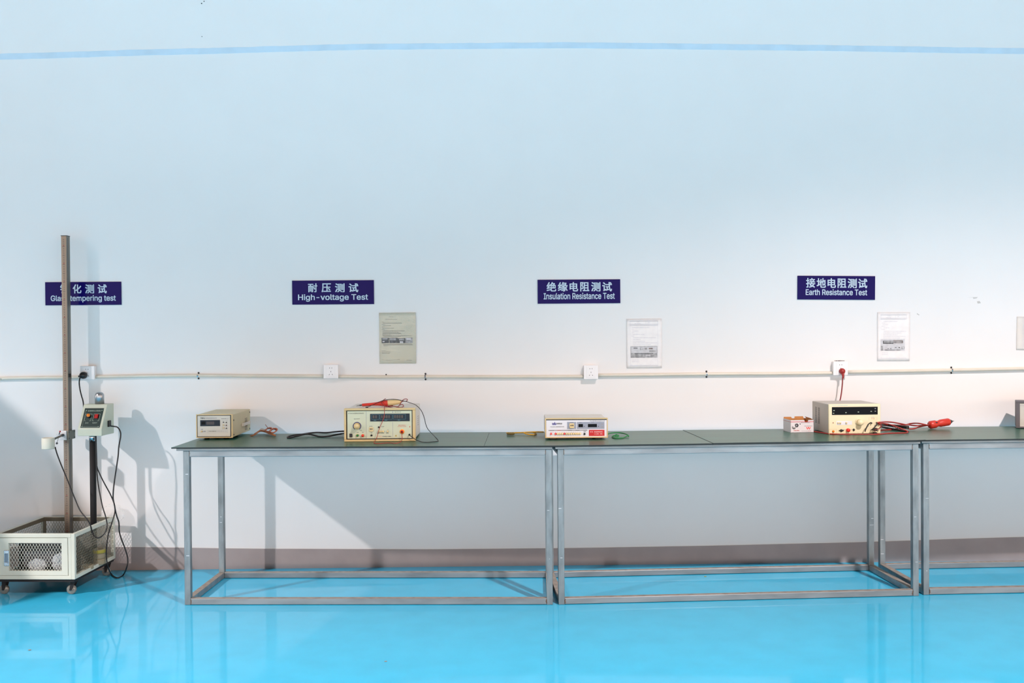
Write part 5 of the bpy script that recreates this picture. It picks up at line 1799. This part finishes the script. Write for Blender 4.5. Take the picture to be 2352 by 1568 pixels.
zf = .005
cable('sensor_cable', [at(126.5, 1026, -.255), at(131, 1042, -.26), at(140, 1066, -.27), at(150, 1090, -.28), at(160, 1115, -.30), at(172, 1145, -.32), at(184, 1172, -.35), at(200, 1192, -.38), at(208, 1207, -.375), at(213, 1224, -.37), at(221, 1234, -.37), at(231, 1233, -.36), at(241, 1223, -.35), at(246, 1208, -.34), at(243, 1188, -.31), at(236, 1165, -.28), at(231, 1142, -.26), at(226.5, 1118, -.24), at(223, 1090, -.225), at(222, 1055, -.22), at(221, 1020, -.22), at(220.5, 1000, -.22)], .0034)
cable('supply_cable', [at(254, 978, -.20), at(262, 979, -.20), at(270, 981, -.205), at(276, 990, -.21), at(277, 1002, -.22), at(273, 1025, -.23), at(271.5, 1045, -.235), at(268, 1070, -.24), at(263.5, 1100, -.245), at(260.5, 1125, -.25), at(260, 1145, -.25), at(263, 1160, -.25), at(265, 1172, -.245), at(268, 1184, -.24), at(273, 1200, -.235), at(274, 1220, -.23), at(279, 1238, -.23), at(286, 1256, -.225), at(292, 1275, -.22), at(293.5, 1290, -.22), at(290, 1306, -.22), atz(283, 1320, zf), atz(271, 1326.5, zf), atz(261, 1323, zf), atz(254, 1316, zf)], .0036)
cable('control_cable', [at(219, 1001, -.215), at(220.5, 1030, -.215), at(222, 1068, -.215), at(230, 1090, -.22), at(241, 1112, -.225), at(252, 1132, -.235), at(260, 1150, -.24), at(264, 1165, -.242), at(263, 1180, -.245), at(257, 1200, -.26), at(250, 1222, -.265), at(246, 1245, -.27), at(244, 1265, -.27), at(245, 1285, -.27), at(248, 1300, -.265), at(252, 1312, -.24), atz(256, 1317, zf)], .0034)
# mains lead up to the left socket
b = MB()
p = SL(at(193, 861.5, -SD - .003))
b.lathe([(.0195, 0), (.0198, .010), (.017, .024), (.012, .030), (0, .031)], p, RI @ Vector((0, -1, 0)), BLACK, 24)
b.cyl(p + Vector((-.004, -.014, 0)), p + Vector((-.024, -.016, -.006)), .0065, BLACK, .005, 12)
b.build('plug', st)
cable('mains_lead', [at(186, 863.5, -SD - .018), at(183.5, 868, -SD - .02), at(182, 878, -.075), at(183.5, 893, -.09), at(187, 908, -.10), at(190.5, 920, -.11), at(192, 932, -.115), at(192, 945, -.118)], .0034)

# things lying in the cage and behind it
def blob(name, c, sx, sy, sz, m, seed, amp=.35, parent=None, sub=4, freq=4.0):
    t = bmesh.new()
    bmesh.ops.create_icosphere(t, subdivisions=sub, radius=1)
    for v in t.verts:
        n = v.co.normalized()
        k = 1 + amp * (mnoise.noise(n * freq + Vector((seed, 0, 0))) + .6 * mnoise.noise(n * freq * 2.3 + Vector((0, seed, 0))))
        # sharp creases
        k += amp * .35 * (1 - abs(mnoise.noise(n * freq * 1.3 + Vector((0, 0, seed)))) * 4)
        v.co = Vector((n.x * sx * k, n.y * sy * k, n.z * sz * k)) + Vector(c)
    b = MB()
    b.merge(t, m, smooth=False)
    return b


zin = ZC0 + .0105
b = MB()
b.box((-2.50, -.44, zin), (-2.20, -.24, zin + .155), BLACK, .006)  # guessed black block, added to darken the view through the mesh
b.box((-2.47, -.443, zin + .03), (-2.30, -.439, zin + .11), GREYINS, .001)
tag(b.build('dark_fill_block'), 'black block added behind the plastic bundles to darken the trolley cage', 'block')
b = blob('', (-2.255, -.475, zin + .064), .050, .026, .048, WRAP, 3.3, .18)
tag(b.build('plastic_wrapped_bundle'), 'crumpled clear plastic bundle behind the front mesh of the trolley', 'bundle')
b = blob('', (-2.385, -.475, zin + .046), .045, .024, .034, WRAP, 7.1, .18)
tag(b.build('plastic_wrapped_bundle'), 'smaller wrapped plastic bundle lying left in the trolley cage', 'bundle')


def roll(c, r, h, m1, m2, label):
    b = MB()
    b.lathe([(r * .55, 0), (r, 0), (r, h), (r * .55, h), (r * .55, 0)], c, (0, 0, 1), m2, 28, cap=False)
    b.lathe([(r * 1.001, h * .1), (r * 1.006, h * .12), (r * 1.006, h * .88), (r * 1.001, h * .9)], c, (0, 0, 1), m1, 28, cap=False)
    return tag(b.build('tape_roll'), label, 'tape')


b = MB()
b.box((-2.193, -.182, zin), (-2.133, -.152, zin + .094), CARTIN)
roll((-2.158, -.255, zin + .0), .034, .030, TAPEW, TAPEW, 'pale tape roll on the trolley floor seen through the right mesh')
roll((-2.158, -.255, zin + .0305), .032, .028, TAPEW, TAPEW, 'pale tape roll stacked below the yellow roll in the trolley')
roll((-2.158, -.255, zin + .059), .034, .022, TAPEY, TAPEW, 'yellow tape roll on top of the small stack in the trolley')
roll((-2.176, -.36, zin), .030, .020, TAPEW, TAPEW, 'pale tape roll lying nearer the front corner of the trolley')
b.bm.free()

t = bmesh.new()
bmesh.ops.create_icosphere(t, subdivisions=4, radius=1)
for v in t.verts:
    n = v.co.normalized()
    k = 1 + .16 * mnoise.noise(n * 2.6) + .10 * mnoise.noise(n * 6 + Vector((4, 0, 0))) + .06 * (1 - 3 * abs(mnoise.noise(n * 5 + Vector((0, 3, 0)))))
    v.co = Vector((n.x * .062 * k, n.y * .022 * k, n.z * .050 * k))
pb = at(258, 1180, -.040)
b = MB()
b.merge(t, BAG, Matrix.Translation((pb.x, pb.y, pb.z)), smooth=False)
tag(b.build('plastic_bag'), 'crumpled clear plastic bag stuck between the trolley and the wall', 'bag')

# unseen grey blocker, added and sloped to shade the wall beside the trolley
b = MB()
b.prism([(-5.2, -1.85, 0.0), (-3.6, -1.85, 0.0), (-3.6, -1.85, 1.2), (-4.2, -1.85, 2.22), (-5.2, -1.85, 2.22)], (0, .4, 0), LGREY, .01)
tag(b.build('shade_blocker'), 'grey sloped blocker left of the mesh trolley, added to shade the wall', 'light blocker')

# ------------------------------------------------------------------ small litter on the floor
random.seed(3)
for px, py, rr, m_, lab in ((886, 1519, .006, DUST, 'grey dust crumb on the open blue floor in front of the left bench'), (68, 1493, .007, DUST, 'dust crumb on the floor at the bottom left'), (1620, 1324, .007, TAPEY, 'yellow tape scrap on the floor under the middle bench')):
    p = atz(px, py, 0)
    b = blob('', (p.x, p.y, .0016), rr, rr * .7, .0016, m_, px, .3, sub=2)
    tag(b.build('floor_crumb'), lab, 'litter')
